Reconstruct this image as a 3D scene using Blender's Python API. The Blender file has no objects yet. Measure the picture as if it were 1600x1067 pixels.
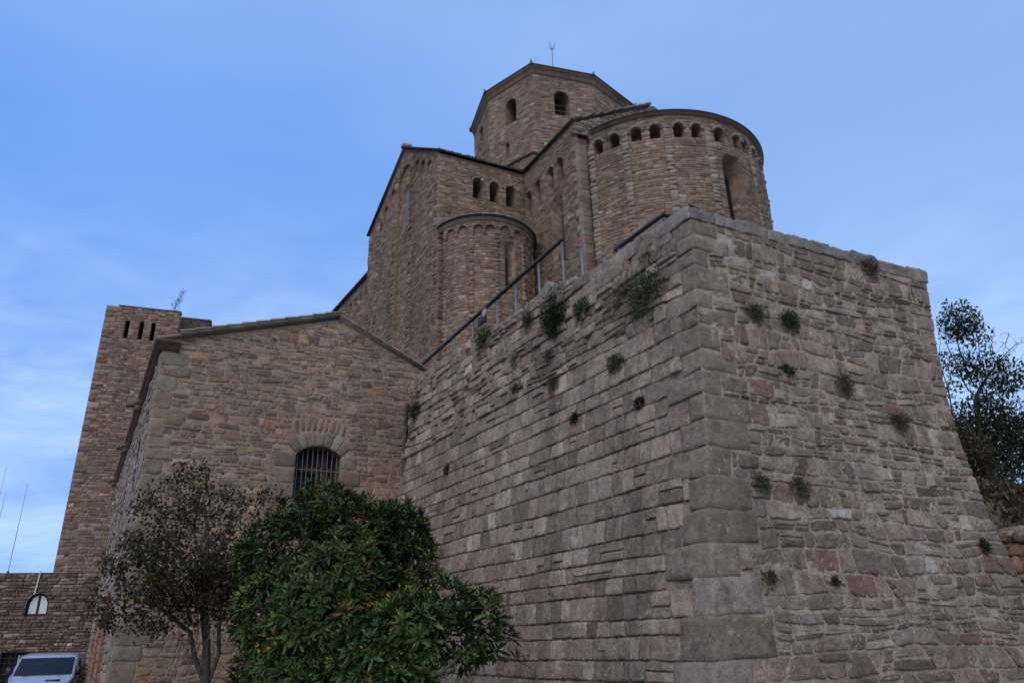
import bpy, math, random
import numpy as np
from math import sin, cos, radians, degrees, atan2, hypot, sqrt, pi
from mathutils import Vector, Matrix
from mathutils.geometry import delaunay_2d_cdt

SC = bpy.context.scene
COL = SC.collection

# ------------------------------------------------------------------ camera, sky, sun, exposure
CAM_H = 1.65
PITCH, ROLL, LENS = radians(22.2), radians(1.5), 25.875
_f = Vector((0, cos(PITCH), sin(PITCH))); _u0 = Vector((0, -sin(PITCH), cos(PITCH))); _r0 = Vector((1, 0, 0))
_r = cos(ROLL) * _r0 - sin(ROLL) * _u0
_u = cos(ROLL) * _u0 + sin(ROLL) * _r0
cam_d = bpy.data.cameras.new('camera'); cam = bpy.data.objects.new('camera', cam_d); COL.objects.link(cam)
cam_d.sensor_width = 36; cam_d.lens = LENS; cam_d.clip_start = 0.1; cam_d.clip_end = 3000
cam.matrix_world = Matrix(((_r.x, _u.x, -_f.x, 0), (_r.y, _u.y, -_f.y, 0), (_r.z, _u.z, -_f.z, CAM_H), (0, 0, 0, 1)))
SC.camera = cam

SUN_AZ, SUN_EL = radians(-165), radians(42)      # compass-style azimuth from +Y towards +X
W = bpy.data.worlds.new('World'); SC.world = W; W.use_nodes = True
nt = W.node_tree; nt.nodes.clear()
def wn(t, **kw):
    n = nt.nodes.new(t)
    for k, v in kw.items(): setattr(n, k, v)
    return n
w_out = wn('ShaderNodeOutputWorld'); w_bg = wn('ShaderNodeBackground'); w_bg.inputs['Strength'].default_value = 0.15
sky = wn('ShaderNodeTexSky', sky_type='NISHITA', sun_disc=False, sun_elevation=SUN_EL, sun_rotation=SUN_AZ,
         altitude=500, air_density=1.0, dust_density=0.6, ozone_density=2.5)
w_tc = wn('ShaderNodeTexCoord')
w_map = wn('ShaderNodeMapping'); w_map.inputs['Scale'].default_value = (1.6, 1.6, 4.2); w_map.inputs['Rotation'].default_value = (0.25, 0.3, 0.4)
w_n1 = wn('ShaderNodeTexNoise'); w_n1.inputs['Scale'].default_value = 1.1; w_n1.inputs['Detail'].default_value = 3; w_n1.inputs['Roughness'].default_value = 0.5
w_n2 = wn('ShaderNodeTexNoise'); w_n2.inputs['Scale'].default_value = 5.0; w_n2.inputs['Detail'].default_value = 8; w_n2.inputs['Roughness'].default_value = 0.55; w_n2.inputs['Distortion'].default_value = 0.5
w_r1 = wn('ShaderNodeMapRange'); w_r1.inputs[1].default_value = 0.36; w_r1.inputs[2].default_value = 0.72
w_r2 = wn('ShaderNodeMapRange'); w_r2.inputs[1].default_value = 0.32; w_r2.inputs[2].default_value = 0.78; w_r2.inputs[3].default_value = 0.35
w_mul = wn('ShaderNodeMath', operation='MULTIPLY')
w_sep = wn('ShaderNodeSeparateXYZ')
w_back = wn('ShaderNodeMapRange'); w_back.inputs[1].default_value = 0.15; w_back.inputs[2].default_value = -0.55; w_back.inputs[4].default_value = 0.25
w_veil = wn('ShaderNodeMapRange'); w_veil.inputs[3].default_value = 0.80; w_veil.inputs[4].default_value = 0.97
w_dir = wn('ShaderNodeVectorMath', operation='DOT_PRODUCT'); w_dir.inputs[1].default_value = (0.66, -0.22, 0.05)
w_dirr = wn('ShaderNodeMapRange'); w_dirr.inputs[1].default_value = -0.55; w_dirr.inputs[2].default_value = 0.20
w_high = wn('ShaderNodeMapRange'); w_high.inputs[1].default_value = 0.52; w_high.inputs[2].default_value = 0.86
w_add = wn('ShaderNodeMath', operation='MAXIMUM'); w_add2 = wn('ShaderNodeMath', operation='MULTIPLY_ADD'); w_add2.inputs[1].default_value = 0.35
w_tint = wn('ShaderNodeMixRGB'); w_tint.inputs[1].default_value = (0.90, 2.24, 5.9, 1); w_tint.inputs[2].default_value = (1.82, 3.10, 5.8, 1)
w_low = wn('ShaderNodeMapRange'); w_low.inputs[1].default_value = 0.57; w_low.inputs[2].default_value = 0.22; w_low.interpolation_type = 'SMOOTHSTEP'
w_wsp = wn('ShaderNodeMapRange'); w_wsp.inputs[1].default_value = 0.33; w_wsp.inputs[2].default_value = 0.68; w_wsp.inputs[3].default_value = 0.20
w_wm = wn('ShaderNodeMath', operation='MULTIPLY'); w_cloud = wn('ShaderNodeMixRGB'); w_cloud.inputs[2].default_value = (3.05, 4.4, 6.8, 1)
w_max = wn('ShaderNodeMath', operation='MAXIMUM')
w_mix = wn('ShaderNodeMixRGB')
w_mix2 = wn('ShaderNodeMixRGB'); w_mix2.inputs[2].default_value = (6.6, 6.8, 7.2, 1)
L = nt.links.new
L(w_tc.outputs['Generated'], w_map.inputs[0]); L(w_map.outputs[0], w_n1.inputs[0]); L(w_map.outputs[0], w_n2.inputs[0])
L(w_n1.outputs[0], w_r1.inputs[0]); L(w_n2.outputs[0], w_r2.inputs[0]); L(w_r1.outputs[0], w_mul.inputs[0]); L(w_r2.outputs[0], w_mul.inputs[1])
L(w_mul.outputs[0], w_veil.inputs[0]); L(w_veil.outputs[0], w_mix.inputs[0]); L(sky.outputs[0], w_mix.inputs[1])
L(w_tc.outputs['Generated'], w_dir.inputs[0]); L(w_dir.outputs['Value'], w_dirr.inputs[0]); L(w_sep.outputs['Z'], w_high.inputs[0]); L(w_dirr.outputs[0], w_add.inputs[0]); L(w_high.outputs[0], w_add.inputs[1])
L(w_r1.outputs[0], w_add2.inputs[0]); L(w_add.outputs[0], w_add2.inputs[2]); w_add2.use_clamp = True; L(w_add2.outputs[0], w_tint.inputs[0])
L(w_sep.outputs['Z'], w_low.inputs[0]); L(w_n2.outputs[0], w_wsp.inputs[0]); L(w_low.outputs[0], w_wm.inputs[0]); L(w_wsp.outputs[0], w_wm.inputs[1])
L(w_tint.outputs[0], w_cloud.inputs[1]); L(w_wm.outputs[0], w_cloud.inputs[0]); L(w_cloud.outputs[0], w_mix.inputs[2])
L(w_tc.outputs['Generated'], w_sep.inputs[0]); L(w_sep.outputs['Y'], w_back.inputs[0])      # thin white cloud fills the sky behind the viewer
L(w_mix.outputs[0], w_mix2.inputs[1]); L(w_back.outputs[0], w_mix2.inputs[0])
L(w_mix2.outputs[0], w_bg.inputs[0]); L(w_bg.outputs[0], w_out.inputs[0])

sun_d = bpy.data.lights.new('sun', 'SUN'); sun = bpy.data.objects.new('sun', sun_d); COL.objects.link(sun)
sun_d.energy = 1.5; sun_d.angle = radians(50); sun_d.color = (1.0, 0.91, 0.78)
_sd = Vector((sin(SUN_AZ) * cos(SUN_EL), cos(SUN_AZ) * cos(SUN_EL), sin(SUN_EL)))
sun.rotation_euler = _sd.to_track_quat('Z', 'Y').to_euler(); sun.location = _sd * 80

vs = SC.view_settings; vs.view_transform = 'Standard'; vs.look = 'None'; vs.gamma = 1; vs.use_curve_mapping = False
vs.exposure = 0.16
SC.display_settings.display_device = 'sRGB'

# ------------------------------------------------------------------ mesh helpers
def D(a):
    a = radians(a); return np.array([sin(a), cos(a), 0.0])

class MB:
    def __init__(s): s.v = []; s.f = []; s.c = []; s.n = 0
    def add(s, v, faces, col):
        v = np.asarray(v, float).reshape(-1, 3)
        c = np.asarray(col, float)
        if c.ndim == 1: c = np.tile(c, (len(v), 1))
        s.v.append(v); s.c.append(c)
        for f in faces:
            f = np.asarray(f, int)
            if f.size: s.f.append(f + s.n)
        s.n += len(v)
    def quad(s, a, b, c, d, col): s.add([a, b, c, d], [[[0, 1, 2, 3]]], col)
    def box(s, o, ax, ay, az, col):
        """box from corner o with edge vectors ax, ay, az"""
        o, ax, ay, az = [np.asarray(q, float) for q in (o, ax, ay, az)]
        v = [o, o+ax, o+ax+ay, o+ay, o+az, o+ax+az, o+ax+ay+az, o+ay+az]
        s.add(v, [[[3, 2, 1, 0], [4, 5, 6, 7], [0, 1, 5, 4], [1, 2, 6, 5], [2, 3, 7, 6], [3, 0, 4, 7]]], col)
    def build(s, name, mat, parent=None, smooth=False):
        me = bpy.data.meshes.new(name)
        v = np.concatenate(s.v); c = np.concatenate(s.c)
        sizes = []; loops = []
        for f in s.f:
            f = f.reshape(-1, f.shape[-1]); loops.append(f.ravel()); sizes.append(np.full(len(f), f.shape[1], int))
        loops = np.concatenate(loops); sizes = np.concatenate(sizes)
        me.vertices.add(len(v)); me.vertices.foreach_set('co', v.astype(np.float32).ravel())
        me.loops.add(len(loops)); me.loops.foreach_set('vertex_index', loops.astype(np.int32))
        me.polygons.add(len(sizes))
        st = np.concatenate([[0], np.cumsum(sizes)[:-1]])
        me.polygons.foreach_set('loop_start', st.astype(np.int32))
        if smooth: me.polygons.foreach_set('use_smooth', np.ones(len(sizes), bool))
        at = me.color_attributes.new('Col', 'FLOAT_COLOR', 'POINT')
        at.data.foreach_set('color', np.c_[c, np.ones(len(c))].astype(np.float32).ravel())
        me.update(calc_edges=True); me.validate()
        me.materials.append(mat)
        o = bpy.data.objects.new(name, me); COL.objects.link(o)
        if parent is not None: o.parent = parent; o.matrix_parent_inverse = Matrix.Translation(-parent.location) if parent.parent is None and parent.type == 'EMPTY' else Matrix()
        return o

def thing(name, label, cat, loc=(0, 0, 0), group=None):
    o = bpy.data.objects.new(name, None); COL.objects.link(o); o.location = loc; o.empty_display_size = 0.3
    o['label'] = label; o['category'] = cat
    if group: o['group'] = group
    return o
def tag(o, label, cat, group=None):
    o['label'] = label; o['category'] = cat
    if group: o['group'] = group
    return o
def structure(o): o['kind'] = 'structure'; return o

def opening(uc, w, v0, vs, rise=None, ring=0.0):
    rise = w / 2 if rise is None else rise
    R = (w * w / 4 + rise * rise) / (2 * rise)
    return dict(uc=uc, w=w, v0=v0, vs=vs, R=R, vc=vs + rise - R, top=vs + rise, ring=ring)
def op_outline(o, n=12, grow=0.0, v0=None):
    w = o['w'] / 2 + grow; R = o['R'] + grow
    a0 = math.asin(min(1, w / R))
    pts = [(o['uc'] - w, o['v0'] if v0 is None else v0), (o['uc'] + w, o['v0'] if v0 is None else v0)]
    for i in range(n + 1):
        a = a0 - 2 * a0 * i / n
        pts.append((o['uc'] + R * sin(a), o['vc'] + R * cos(a)))
    return pts
def op_push(ops, m):
    def fn(u, v):
        for o in ops:
            hw = o['w'] / 2 + m; mr = max(m, o['ring'])
            low = (v > o['v0'] - m) & (v <= o['vs']) & (np.abs(u - o['uc']) < hw)
            u = np.where(low, o['uc'] + np.where(u >= o['uc'], hw, -hw), u)
            du, dv = u - o['uc'], v - o['vc']; r = np.hypot(du, dv)
            up = (v > o['vs']) & (r < o['R'] + mr) & (np.abs(du) < hw + mr)
            k = np.where(up, (o['R'] + mr) / np.maximum(r, 1e-6), 1)
            u = o['uc'] + du * k; v = o['vc'] + dv * k
        return u, v
    return fn
def cut_rows(ops, m=0.0):
    def fn(va, vb, iv):
        mid = (va + vb) / 2
        for o in ops:
            if mid < o['v0'] or mid > o['top'] + o['ring'] * .5: continue
            hw = o['w'] / 2
            if mid > o['vs']:
                rr = o['R'] + o['ring']; hw = sqrt(max(0, rr * rr - (mid - o['vc']) ** 2))
            a, b = o['uc'] - hw - m, o['uc'] + hw + m
            out = []
            for (p, q) in iv:
                if b <= p or a >= q: out.append((p, q)); continue
                if a - p > .03: out.append((p, a))
                if q - b > .03: out.append((b, q))
            iv = out
        return iv
    return fn

def make_rows(rng, v0, v1, hr, wr, interval, cut=None, slant=.12, split=.12, wav=.02, wfreq=1.0):
    """irregular coursed masonry: returns stone quads (N,4,2) in wall coordinates"""
    vb = [v0]
    while vb[-1] < v1 - hr[0] * .5: vb.append(vb[-1] + rng.uniform(*hr))
    sc = (v1 - v0) / (vb[-1] - v0); vb = [v0 + (b - v0) * sc for b in vb]
    ph = rng.uniform(0, 6.28, (len(vb), 2)); am = rng.uniform(.3, 1, len(vb)) * wav
    am[0] = 0; am[-1] = 0
    def line(k, u): return vb[k] + am[k] * (np.sin(u * 1.3 * wfreq + ph[k, 0]) + .6 * np.sin(u * 3.7 * wfreq + ph[k, 1]))
    Q = []
    for k in range(len(vb) - 1):
        a, b = interval((vb[k] + vb[k + 1]) / 2)
        if b - a < .02: continue
        iv = [(a, b)]
        if cut: iv = cut(vb[k], vb[k + 1], iv)
        hgt = vb[k + 1] - vb[k]
        for (a, b) in iv:
            us = [a]
            while us[-1] < b - wr[0] * .4:
                us.append(us[-1] + min(rng.uniform(*wr) * rng.choice([.6, 1, 1, 1.4]), max(hgt * 4.5, wr[0])))
            us = np.array(us)
            if len(us) < 2: us = np.array([a, b])
            us = a + (us - a) * (b - a) / (us[-1] - a)
            js = rng.uniform(-1, 1, len(us)) * slant * hgt; js[0] = js[-1] = 0
            for i in range(len(us) - 1):
                ua, ub, ja, jb = us[i], us[i + 1], js[i], js[i + 1]
                q = [(ua - ja, line(k, ua)), (ub - jb, line(k, ub)), (ub + jb, line(k + 1, ub)), (ua + ja, line(k + 1, ua))]
                r = rng.random()
                if r < split and hgt > hr[0] * .8:
                    t = rng.uniform(.35, .65)
                    m0 = tuple(np.array(q[0]) * (1 - t) + np.array(q[3]) * t); m1 = tuple(np.array(q[1]) * (1 - t) + np.array(q[2]) * t)
                    Q.append([q[0], q[1], m1, m0]); Q.append([m0, m1, q[2], q[3]])
                else: Q.append(q)
    return np.array(Q)

def pick(rng, pal, n, jit=.12):
    p = np.array([c[:3] for c in pal]); w = np.array([c[3] for c in pal]); w = w / w.sum()
    c = p[rng.choice(len(p), n, p=w)]
    return c * np.exp(rng.normal(0, jit, (n, 1))) * np.exp(rng.normal(0, jit * .07, (n, 3)))

def lay(mb, S, Q, rng, pal, gap=.015, h=.02, hv=.5, n=(4, 4), rnd=.14, rough=.004, wob=.03, skirt=.06, clamp=None, jit=.12, cols=None, smear=None):
    Q = np.asarray(Q, float)
    if len(Q) == 0: return
    def area(q): return .5 * np.abs(sum(q[:, i, 0] * q[:, (i + 1) % 4, 1] - q[:, (i + 1) % 4, 0] * q[:, i, 1] for i in range(4)))
    if clamp is not None:
        a0 = area(Q); u, v = clamp(Q[..., 0].copy(), Q[..., 1].copy()); keep = area(np.stack([u, v], -1)) > .3 * a0
        if cols is not None: cols = cols[keep]
        Q = Q[keep]
    N = len(Q)
    w = .5 * (np.linalg.norm(Q[:, 1] - Q[:, 0], axis=1) + np.linalg.norm(Q[:, 2] - Q[:, 3], axis=1))
    hh = .5 * (np.linalg.norm(Q[:, 3] - Q[:, 0], axis=1) + np.linalg.norm(Q[:, 2] - Q[:, 1], axis=1))
    w = np.maximum(w, .02); hh = np.maximum(hh, .02); mn = np.minimum(w, hh)
    nx, ny = n
    def axis(m):
        e = .1 if m <= 4 else .035
        return np.concatenate([[0], np.linspace(e, 1 - e, m - 2), [1]])
    ga, gb = np.meshgrid(axis(nx), axis(ny)); ga, gb = ga.ravel(), gb.ravel()
    # border loop (counter-clockwise) for the skirt
    idx = np.arange(nx * ny).reshape(ny, nx)
    loop = np.concatenate([idx[0, :-1], idx[:-1, -1], idx[-1, :0:-1], idx[:0:-1, 0]])
    a = np.concatenate([ga, ga[loop]])[None]; b = np.concatenate([gb, gb[loop]])[None]
    M = nx * ny; K = len(loop); isb = np.zeros(M + K, bool); isb[loop] = True
    gw = np.minimum(gap, .45 * w)[:, None]; gh = np.minimum(gap, .45 * hh)[:, None]
    A = (2 * a - 1); B = (2 * b - 1)
    r = (rnd * rng.uniform(.4, 1.5, N) * mn)[:, None]
    A2 = A * (1 - gw / w[:, None]) * (1 - r / w[:, None] * B ** 4)
    B2 = B * (1 - gh / hh[:, None]) * (1 - r / hh[:, None] * A ** 4)
    ph = rng.uniform(0, 6.28, (N, 4))
    A2 = A2 + (wob * mn / w)[:, None] * A * (np.sin(4 * B + ph[:, :1]) + .5 * np.sin(9 * B + ph[:, 1:2]) + .35 * np.sin(17 * B + 3 * ph[:, 2:3]))
    B2 = B2 + (wob * mn / hh)[:, None] * B * (np.sin(4 * A + ph[:, 2:3]) + .5 * np.sin(9 * A + ph[:, 3:4]) + .35 * np.sin(17 * A + 3 * ph[:, :1]))
    s, t = (A2 + 1) / 2, (B2 + 1) / 2
    P = ((1 - s) * (1 - t))[..., None] * Q[:, None, 0] + (s * (1 - t))[..., None] * Q[:, None, 1] + (s * t)[..., None] * Q[:, None, 2] + ((1 - s) * t)[..., None] * Q[:, None, 3]
    u, v = P[..., 0], P[..., 1]
    if clamp is not None: u, v = clamp(u, v)
    hs = h * (1 + hv * rng.uniform(-1, 1, N))[:, None]
    d = hs * (1 + .10 * (1 - A * A) * (1 - B * B)) + h * .34 * (rng.normal(0, 1, (N, 1)) * A + rng.normal(0, 1, (N, 1)) * B)
    d = d + rough * rng.normal(0, 1, (N, M + K))
    d[:, isb] = d[:, isb] - hs * .4 + rough * .5 * rng.normal(0, 1, (N, isb.sum()))
    d[:, M:] = -skirt
    V = S(u.ravel(), v.ravel(), d.ravel())
    c = pick(rng, pal, N, jit) if cols is None else cols
    c = np.repeat(c, M + K, axis=0)
    if smear is not None:
        ring = np.zeros(M + K, bool); ring[loop] = True; ring[M:] = True
        wv = (np.sin(7.3 * u + 1.7 * v + ph[:, :1]) + np.sin(5.1 * v - 4.7 * u) + .8 * rng.normal(0, 1, u.shape)) > 1.25
        sm = (wv & ring[None]).ravel(); c[sm] = np.array(smear) * np.exp(rng.normal(0, .12, (sm.sum(), 1)))
    q = np.stack([idx[:-1, :-1], idx[:-1, 1:], idx[1:, 1:], idx[1:, :-1]], -1).reshape(-1, 4)
    sk = np.stack([np.roll(loop, -1), loop, M + np.arange(K), M + np.roll(np.arange(K), -1)], -1)
    F = np.concatenate([q, sk])
    F = (F[None] + (np.arange(N) * (M + K))[:, None, None]).reshape(-1, 4)
    mb.add(V, [F], c)

def inside_poly(px, py, poly):
    ins = np.zeros(len(px), bool); n = len(poly)
    for i in range(n):
        x0, y0 = poly[i]; x1, y1 = poly[(i + 1) % n]
        if y0 == y1: continue
        c = ((y0 > py) != (y1 > py)) & (px < (x1 - x0) * (py - y0) / (y1 - y0) + x0)
        ins ^= c
    return ins
def bed(mb, S, outline, ops, col, step=.5, d=-.02, rng=None, jit=0.0):
    """the mortar bed behind the stones, with real holes at the openings"""
    def refine(pts):
        out = []
        for i in range(len(pts)):
            p, q = np.array(pts[i]), np.array(pts[(i + 1) % len(pts)]); k = max(1, int(np.linalg.norm(q - p) / step))
            out += [tuple(p + (q - p) * j / k) for j in range(k)]
        return out
    loops = [refine(outline)] + [op_outline(o) for o in ops]
    pts = []; edges = []
    for lp in loops:
        n0 = len(pts); pts += lp; edges += [(n0 + i, n0 + (i + 1) % len(lp)) for i in range(len(lp))]
    xs = np.array(outline)
    gx, gy = np.meshgrid(np.arange(xs[:, 0].min() + step / 2, xs[:, 0].max(), step), np.arange(xs[:, 1].min() + step / 2, xs[:, 1].max(), step))
    gx, gy = gx.ravel(), gy.ravel(); ok = inside_poly(gx, gy, outline)
    for o in ops: ok &= ~inside_poly(gx, gy, op_outline(o, grow=.05))
    pts += list(zip(gx[ok], gy[ok]))
    vo, eo, fo = delaunay_2d_cdt([Vector(p) for p in pts], edges, [], 0, 1e-5)[:3]
    vo = np.array([(p.x, p.y) for p in vo]); fo = np.array([f for f in fo if len(f) == 3])
    cc = vo[fo].mean(1); ok = inside_poly(cc[:, 0], cc[:, 1], outline)
    for o in ops: ok &= ~inside_poly(cc[:, 0], cc[:, 1], op_outline(o))
    V = S(vo[:, 0], vo[:, 1], np.full(len(vo), d))
    mb.add(V, [fo[ok]], col)
def reveal(mb, S, o, depth, rng, pal, front=-.03, splay=1.0, seg=.22, back=True, backcol=None, drop=0.0):
    """jambs, soffit, sill and back of an opening"""
    pts = op_outline(o, n=10); out = []
    for i in range(len(pts)):
        p, q = np.array(pts[i]), np.array(pts[(i + 1) % len(pts)]); k = max(1, int(round(np.linalg.norm(q - p) / seg)))
        out += [p + (q - p) * j / k for j in range(k)]
    out = np.array(out); cen = np.array([o['uc'], (o['v0'] + o['vs']) / 2])
    inn = cen + (out - cen) * splay; n = len(out)
    du = np.full(n, 1.0)
    A = S(out[:, 0], out[:, 1], du * front); Bm = S(*((out + inn) / 2).T, du * (-depth / 2)); Bk = S(inn[:, 0], inn[:, 1], du * -depth)
    for i in range(n):
        j = (i + 1) % n; c = pick(rng, pal, 2)
        mb.quad(A[i], A[j], Bm[j], Bm[i], c[0]); mb.quad(Bm[i], Bm[j], Bk[j], Bk[i], c[1])
    if back:
        mb.add(Bk, [[list(range(n))]], pick(rng, pal, 1)[0] if backcol is None else backcol)  # a dark backcol paints interior gloom onto the back face
    return inn
def voussoirs(o, ring, k):
    a0 = math.asin(min(1, o['w'] / 2 / o['R'])); Q = []
    for i in range(k):
        a, b = -a0 + 2 * a0 * i / k, -a0 + 2 * a0 * (i + 1) / k
        r, s = o['R'], o['R'] + ring
        Q.append([(o['uc'] + r * sin(a), o['vc'] + r * cos(a)), (o['uc'] + r * sin(b), o['vc'] + r * cos(b)),
                  (o['uc'] + s * sin(b), o['vc'] + s * cos(b)), (o['uc'] + s * sin(a), o['vc'] + s * cos(a))])
    return np.array(Q)
def strip_quads(rng, u0, u1, v0, v1, hr):
    Q = []; v = v0
    while v < v1 - .02:
        h = min(rng.uniform(*hr), v1 - v); Q.append([(u0, v), (u1, v), (u1, v + h), (u0, v + h)]); v += h
    return np.array(Q)
def sweep(mb, base, nrm, prof, col, closed=False, caps=True):
    """profile [(outward, z)...] carried along plan points base with outward normals nrm"""
    base = np.asarray(base, float)[:, :2]; nrm = np.asarray(nrm, float)[:, :2]; n, k = len(base), len(prof)
    V = [[b[0] + m[0] * p[0], b[1] + m[1] * p[0], p[1]] for b, m in zip(base, nrm) for p in prof]
    F = []
    for i in range(n if closed else n - 1):
        for j in range(k):
            a, b = i * k + j, ((i + 1) % n) * k + j; c, d = ((i + 1) % n) * k + (j + 1) % k, i * k + (j + 1) % k
            F.append([a, b, c, d])
    mb.add(V, [F], col)
    if caps and not closed: mb.add([V[j] for j in range(k)], [[list(range(k))]], col); mb.add([V[(n - 1) * k + j] for j in range(k)], [[list(range(k))]], col)
def slab(mb, pts, thick, col):
    """a plate: polygon pts (3D), thickened downwards"""
    p = np.asarray(pts, float); n = len(p); q = p - np.array([0, 0, thick])
    mb.add(np.concatenate([p, q]), [[list(range(n))], [list(range(2 * n - 1, n - 1, -1))], [[i, n + i, n + (i + 1) % n, (i + 1) % n] for i in range(n)]], col)
def tube(mb, pts, rad, sides, col, cap=False):
    pts = np.asarray(pts, float); n = len(pts); rad = np.broadcast_to(np.asarray(rad, float), (n,))
    t = np.gradient(pts, axis=0); t /= np.maximum(np.linalg.norm(t, axis=1, keepdims=True), 1e-9)
    ref = np.array([0, 0, 1.0]) if abs(t[:, 2]).mean() < .8 else np.array([1.0, 0, 0])
    x = np.cross(t, ref); x /= np.maximum(np.linalg.norm(x, axis=1, keepdims=True), 1e-9); y = np.cross(t, x)
    a = np.arange(sides) * 2 * pi / sides
    V = pts[:, None] + rad[:, None, None] * (np.cos(a)[None, :, None] * x[:, None] + np.sin(a)[None, :, None] * y[:, None])
    F = [[i * sides + j, i * sides + (j + 1) % sides, (i + 1) * sides + (j + 1) % sides, (i + 1) * sides + j] for i in range(n - 1) for j in range(sides)]
    fs = [F]
    if cap: fs += [[list(range(sides))], [list(range((n - 1) * sides, n * sides))]]
    mb.add(V.reshape(-1, 3), fs, col)
def plane_map(p0, az, naz):
    p0 = np.array([p0[0], p0[1], 0.0]); e, m = D(az), D(naz)
    def S(u, v, d): 
        u, v, d = [np.atleast_1d(np.asarray(q, float)) for q in (u, v, d)]
        P = p0 + u[:, None] * e + d[:, None] * m; P[:, 2] = v; return P
    return S
def cyl_map(c, r, a0):
    def S(u, v, d):
        u, v, d = [np.atleast_1d(np.asarray(q, float)) for q in (u, v, d)]
        a = np.radians(a0) - u / r; return np.stack([c[0] + (r + d) * np.sin(a), c[1] + (r + d) * np.cos(a), v], -1)
    return S
def seg_map(a, b):
    """flat wall from plan point a (left) to b (right), seen with its outside towards the viewer"""
    a, b = np.array(a, float), np.array(b, float); az = degrees(atan2(b[0] - a[0], b[1] - a[1]))
    return plane_map(a, az, az + 90), float(np.linalg.norm(b - a))

# ------------------------------------------------------------------ materials
def material(name, rough=.9, spec=.3):
    m = bpy.data.materials.new(name); m.use_nodes = True; t = m.node_tree
    b = t.nodes['Principled BSDF']; b.inputs['Roughness'].default_value = rough; b.inputs['Specular IOR Level'].default_value = spec
    return m, t, b
def plain(name, col, rough=.6, metal=0.0, spec=.5, var=.12, scale=6):
    m, t, b = material(name, rough, spec); b.inputs['Metallic'].default_value = metal
    n = t.nodes.new('ShaderNodeTexNoise'); n.inputs['Scale'].default_value = scale; n.inputs['Detail'].default_value = 5
    tc = t.nodes.new('ShaderNodeTexCoord'); t.links.new(tc.outputs['Object'], n.inputs[0])
    mx = t.nodes.new('ShaderNodeMixRGB'); c = np.array(col)
    mx.inputs[1].default_value = (*np.clip(c * (1 - var), 0, 1), 1); mx.inputs[2].default_value = (*np.clip(c * (1 + var), 0, 1), 1)
    t.links.new(n.outputs[0], mx.inputs[0]); t.links.new(mx.outputs[0], b.inputs['Base Color'])
    return m
def stone_mat(name, fine=22, mott=.35, bump=.5, bdist=.015, stain=.35, stain_scale=.6, stain_col=(.055, .045, .042), lichen=.0, lichen_col=(.42, .36, .29), smudge=0.0, lsc=3.1):
    m, t, b = material(name, .92, .2); N = t.nodes.new; K = t.links.new
    tc = N('ShaderNodeTexCoord'); at = N('ShaderNodeAttribute'); at.attribute_name = 'Col'
    n1 = N('ShaderNodeTexNoise'); n1.inputs['Scale'].default_value = fine * .28; n1.inputs['Detail'].default_value = 9; n1.inputs['Roughness'].default_value = .76
    r1 = N('ShaderNodeMapRange'); r1.inputs[1].default_value = .28; r1.inputs[2].default_value = .72; r1.inputs[3].default_value = 1 - mott; r1.inputs[4].default_value = 1 + mott
    K(tc.outputs['Object'], n1.inputs[0]); K(n1.outputs[0], r1.inputs[0])
    mul = N('ShaderNodeVectorMath'); mul.operation = 'SCALE'; K(at.outputs['Color'], mul.inputs[0]); K(r1.outputs[0], mul.inputs['Scale'])
    mp = N('ShaderNodeMapping'); mp.inputs['Scale'].default_value = (1, 1, .35); K(tc.outputs['Object'], mp.inputs[0])
    n2 = N('ShaderNodeTexNoise'); n2.inputs['Scale'].default_value = stain_scale; n2.inputs['Detail'].default_value = 7; n2.inputs['Roughness'].default_value = .6; n2.inputs['Distortion'].default_value = .4
    K(mp.outputs[0], n2.inputs[0])
    r2 = N('ShaderNodeMapRange'); r2.inputs[1].default_value = .48; r2.inputs[2].default_value = .75; r2.inputs[4].default_value = stain; K(n2.outputs[0], r2.inputs[0])
    mx = N('ShaderNodeMixRGB'); mx.inputs[2].default_value = (*stain_col, 1); K(r2.outputs[0], mx.inputs[0]); K(mul.outputs[0], mx.inputs[1])
    last = mx.outputs[0]
    if smudge > 0:
        n5 = N('ShaderNodeTexNoise'); n5.inputs['Scale'].default_value = 2.7; n5.inputs['Detail'].default_value = 6; n5.inputs['Roughness'].default_value = .62; n5.inputs['Distortion'].default_value = .6
        K(tc.outputs['Object'], n5.inputs[0])
        r5 = N('ShaderNodeMapRange'); r5.inputs[1].default_value = .54; r5.inputs[2].default_value = .70; r5.inputs[4].default_value = smudge; K(n5.outputs[0], r5.inputs[0])
        m5 = N('ShaderNodeMixRGB'); m5.inputs[2].default_value = (.075, .062, .055, 1); K(r5.outputs[0], m5.inputs[0]); K(last, m5.inputs[1]); last = m5.outputs[0]
        n6 = N('ShaderNodeTexNoise'); n6.inputs['Scale'].default_value = fine * 1.6; n6.inputs['Detail'].default_value = 4; K(tc.outputs['Object'], n6.inputs[0])
        r6 = N('ShaderNodeMapRange'); r6.inputs[1].default_value = .60; r6.inputs[2].default_value = .72; r6.inputs[4].default_value = .6; K(n6.outputs[0], r6.inputs[0])
        m6 = N('ShaderNodeMixRGB'); m6.inputs[2].default_value = (.05, .043, .04, 1); K(r6.outputs[0], m6.inputs[0]); K(last, m6.inputs[1]); last = m6.outputs[0]
    if lichen > 0:
        n4 = N('ShaderNodeTexNoise'); n4.inputs['Scale'].default_value = lsc; n4.inputs['Detail'].default_value = 10; n4.inputs['Roughness'].default_value = .75
        K(tc.outputs['Object'], n4.inputs[0])
        r4 = N('ShaderNodeMapRange'); r4.inputs[1].default_value = .575; r4.inputs[2].default_value = .64; r4.inputs[4].default_value = lichen; K(n4.outputs[0], r4.inputs[0])
        m4 = N('ShaderNodeMixRGB'); m4.inputs[2].default_value = (*lichen_col, 1); K(r4.outputs[0], m4.inputs[0]); K(last, m4.inputs[1]); last = m4.outputs[0]
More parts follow.
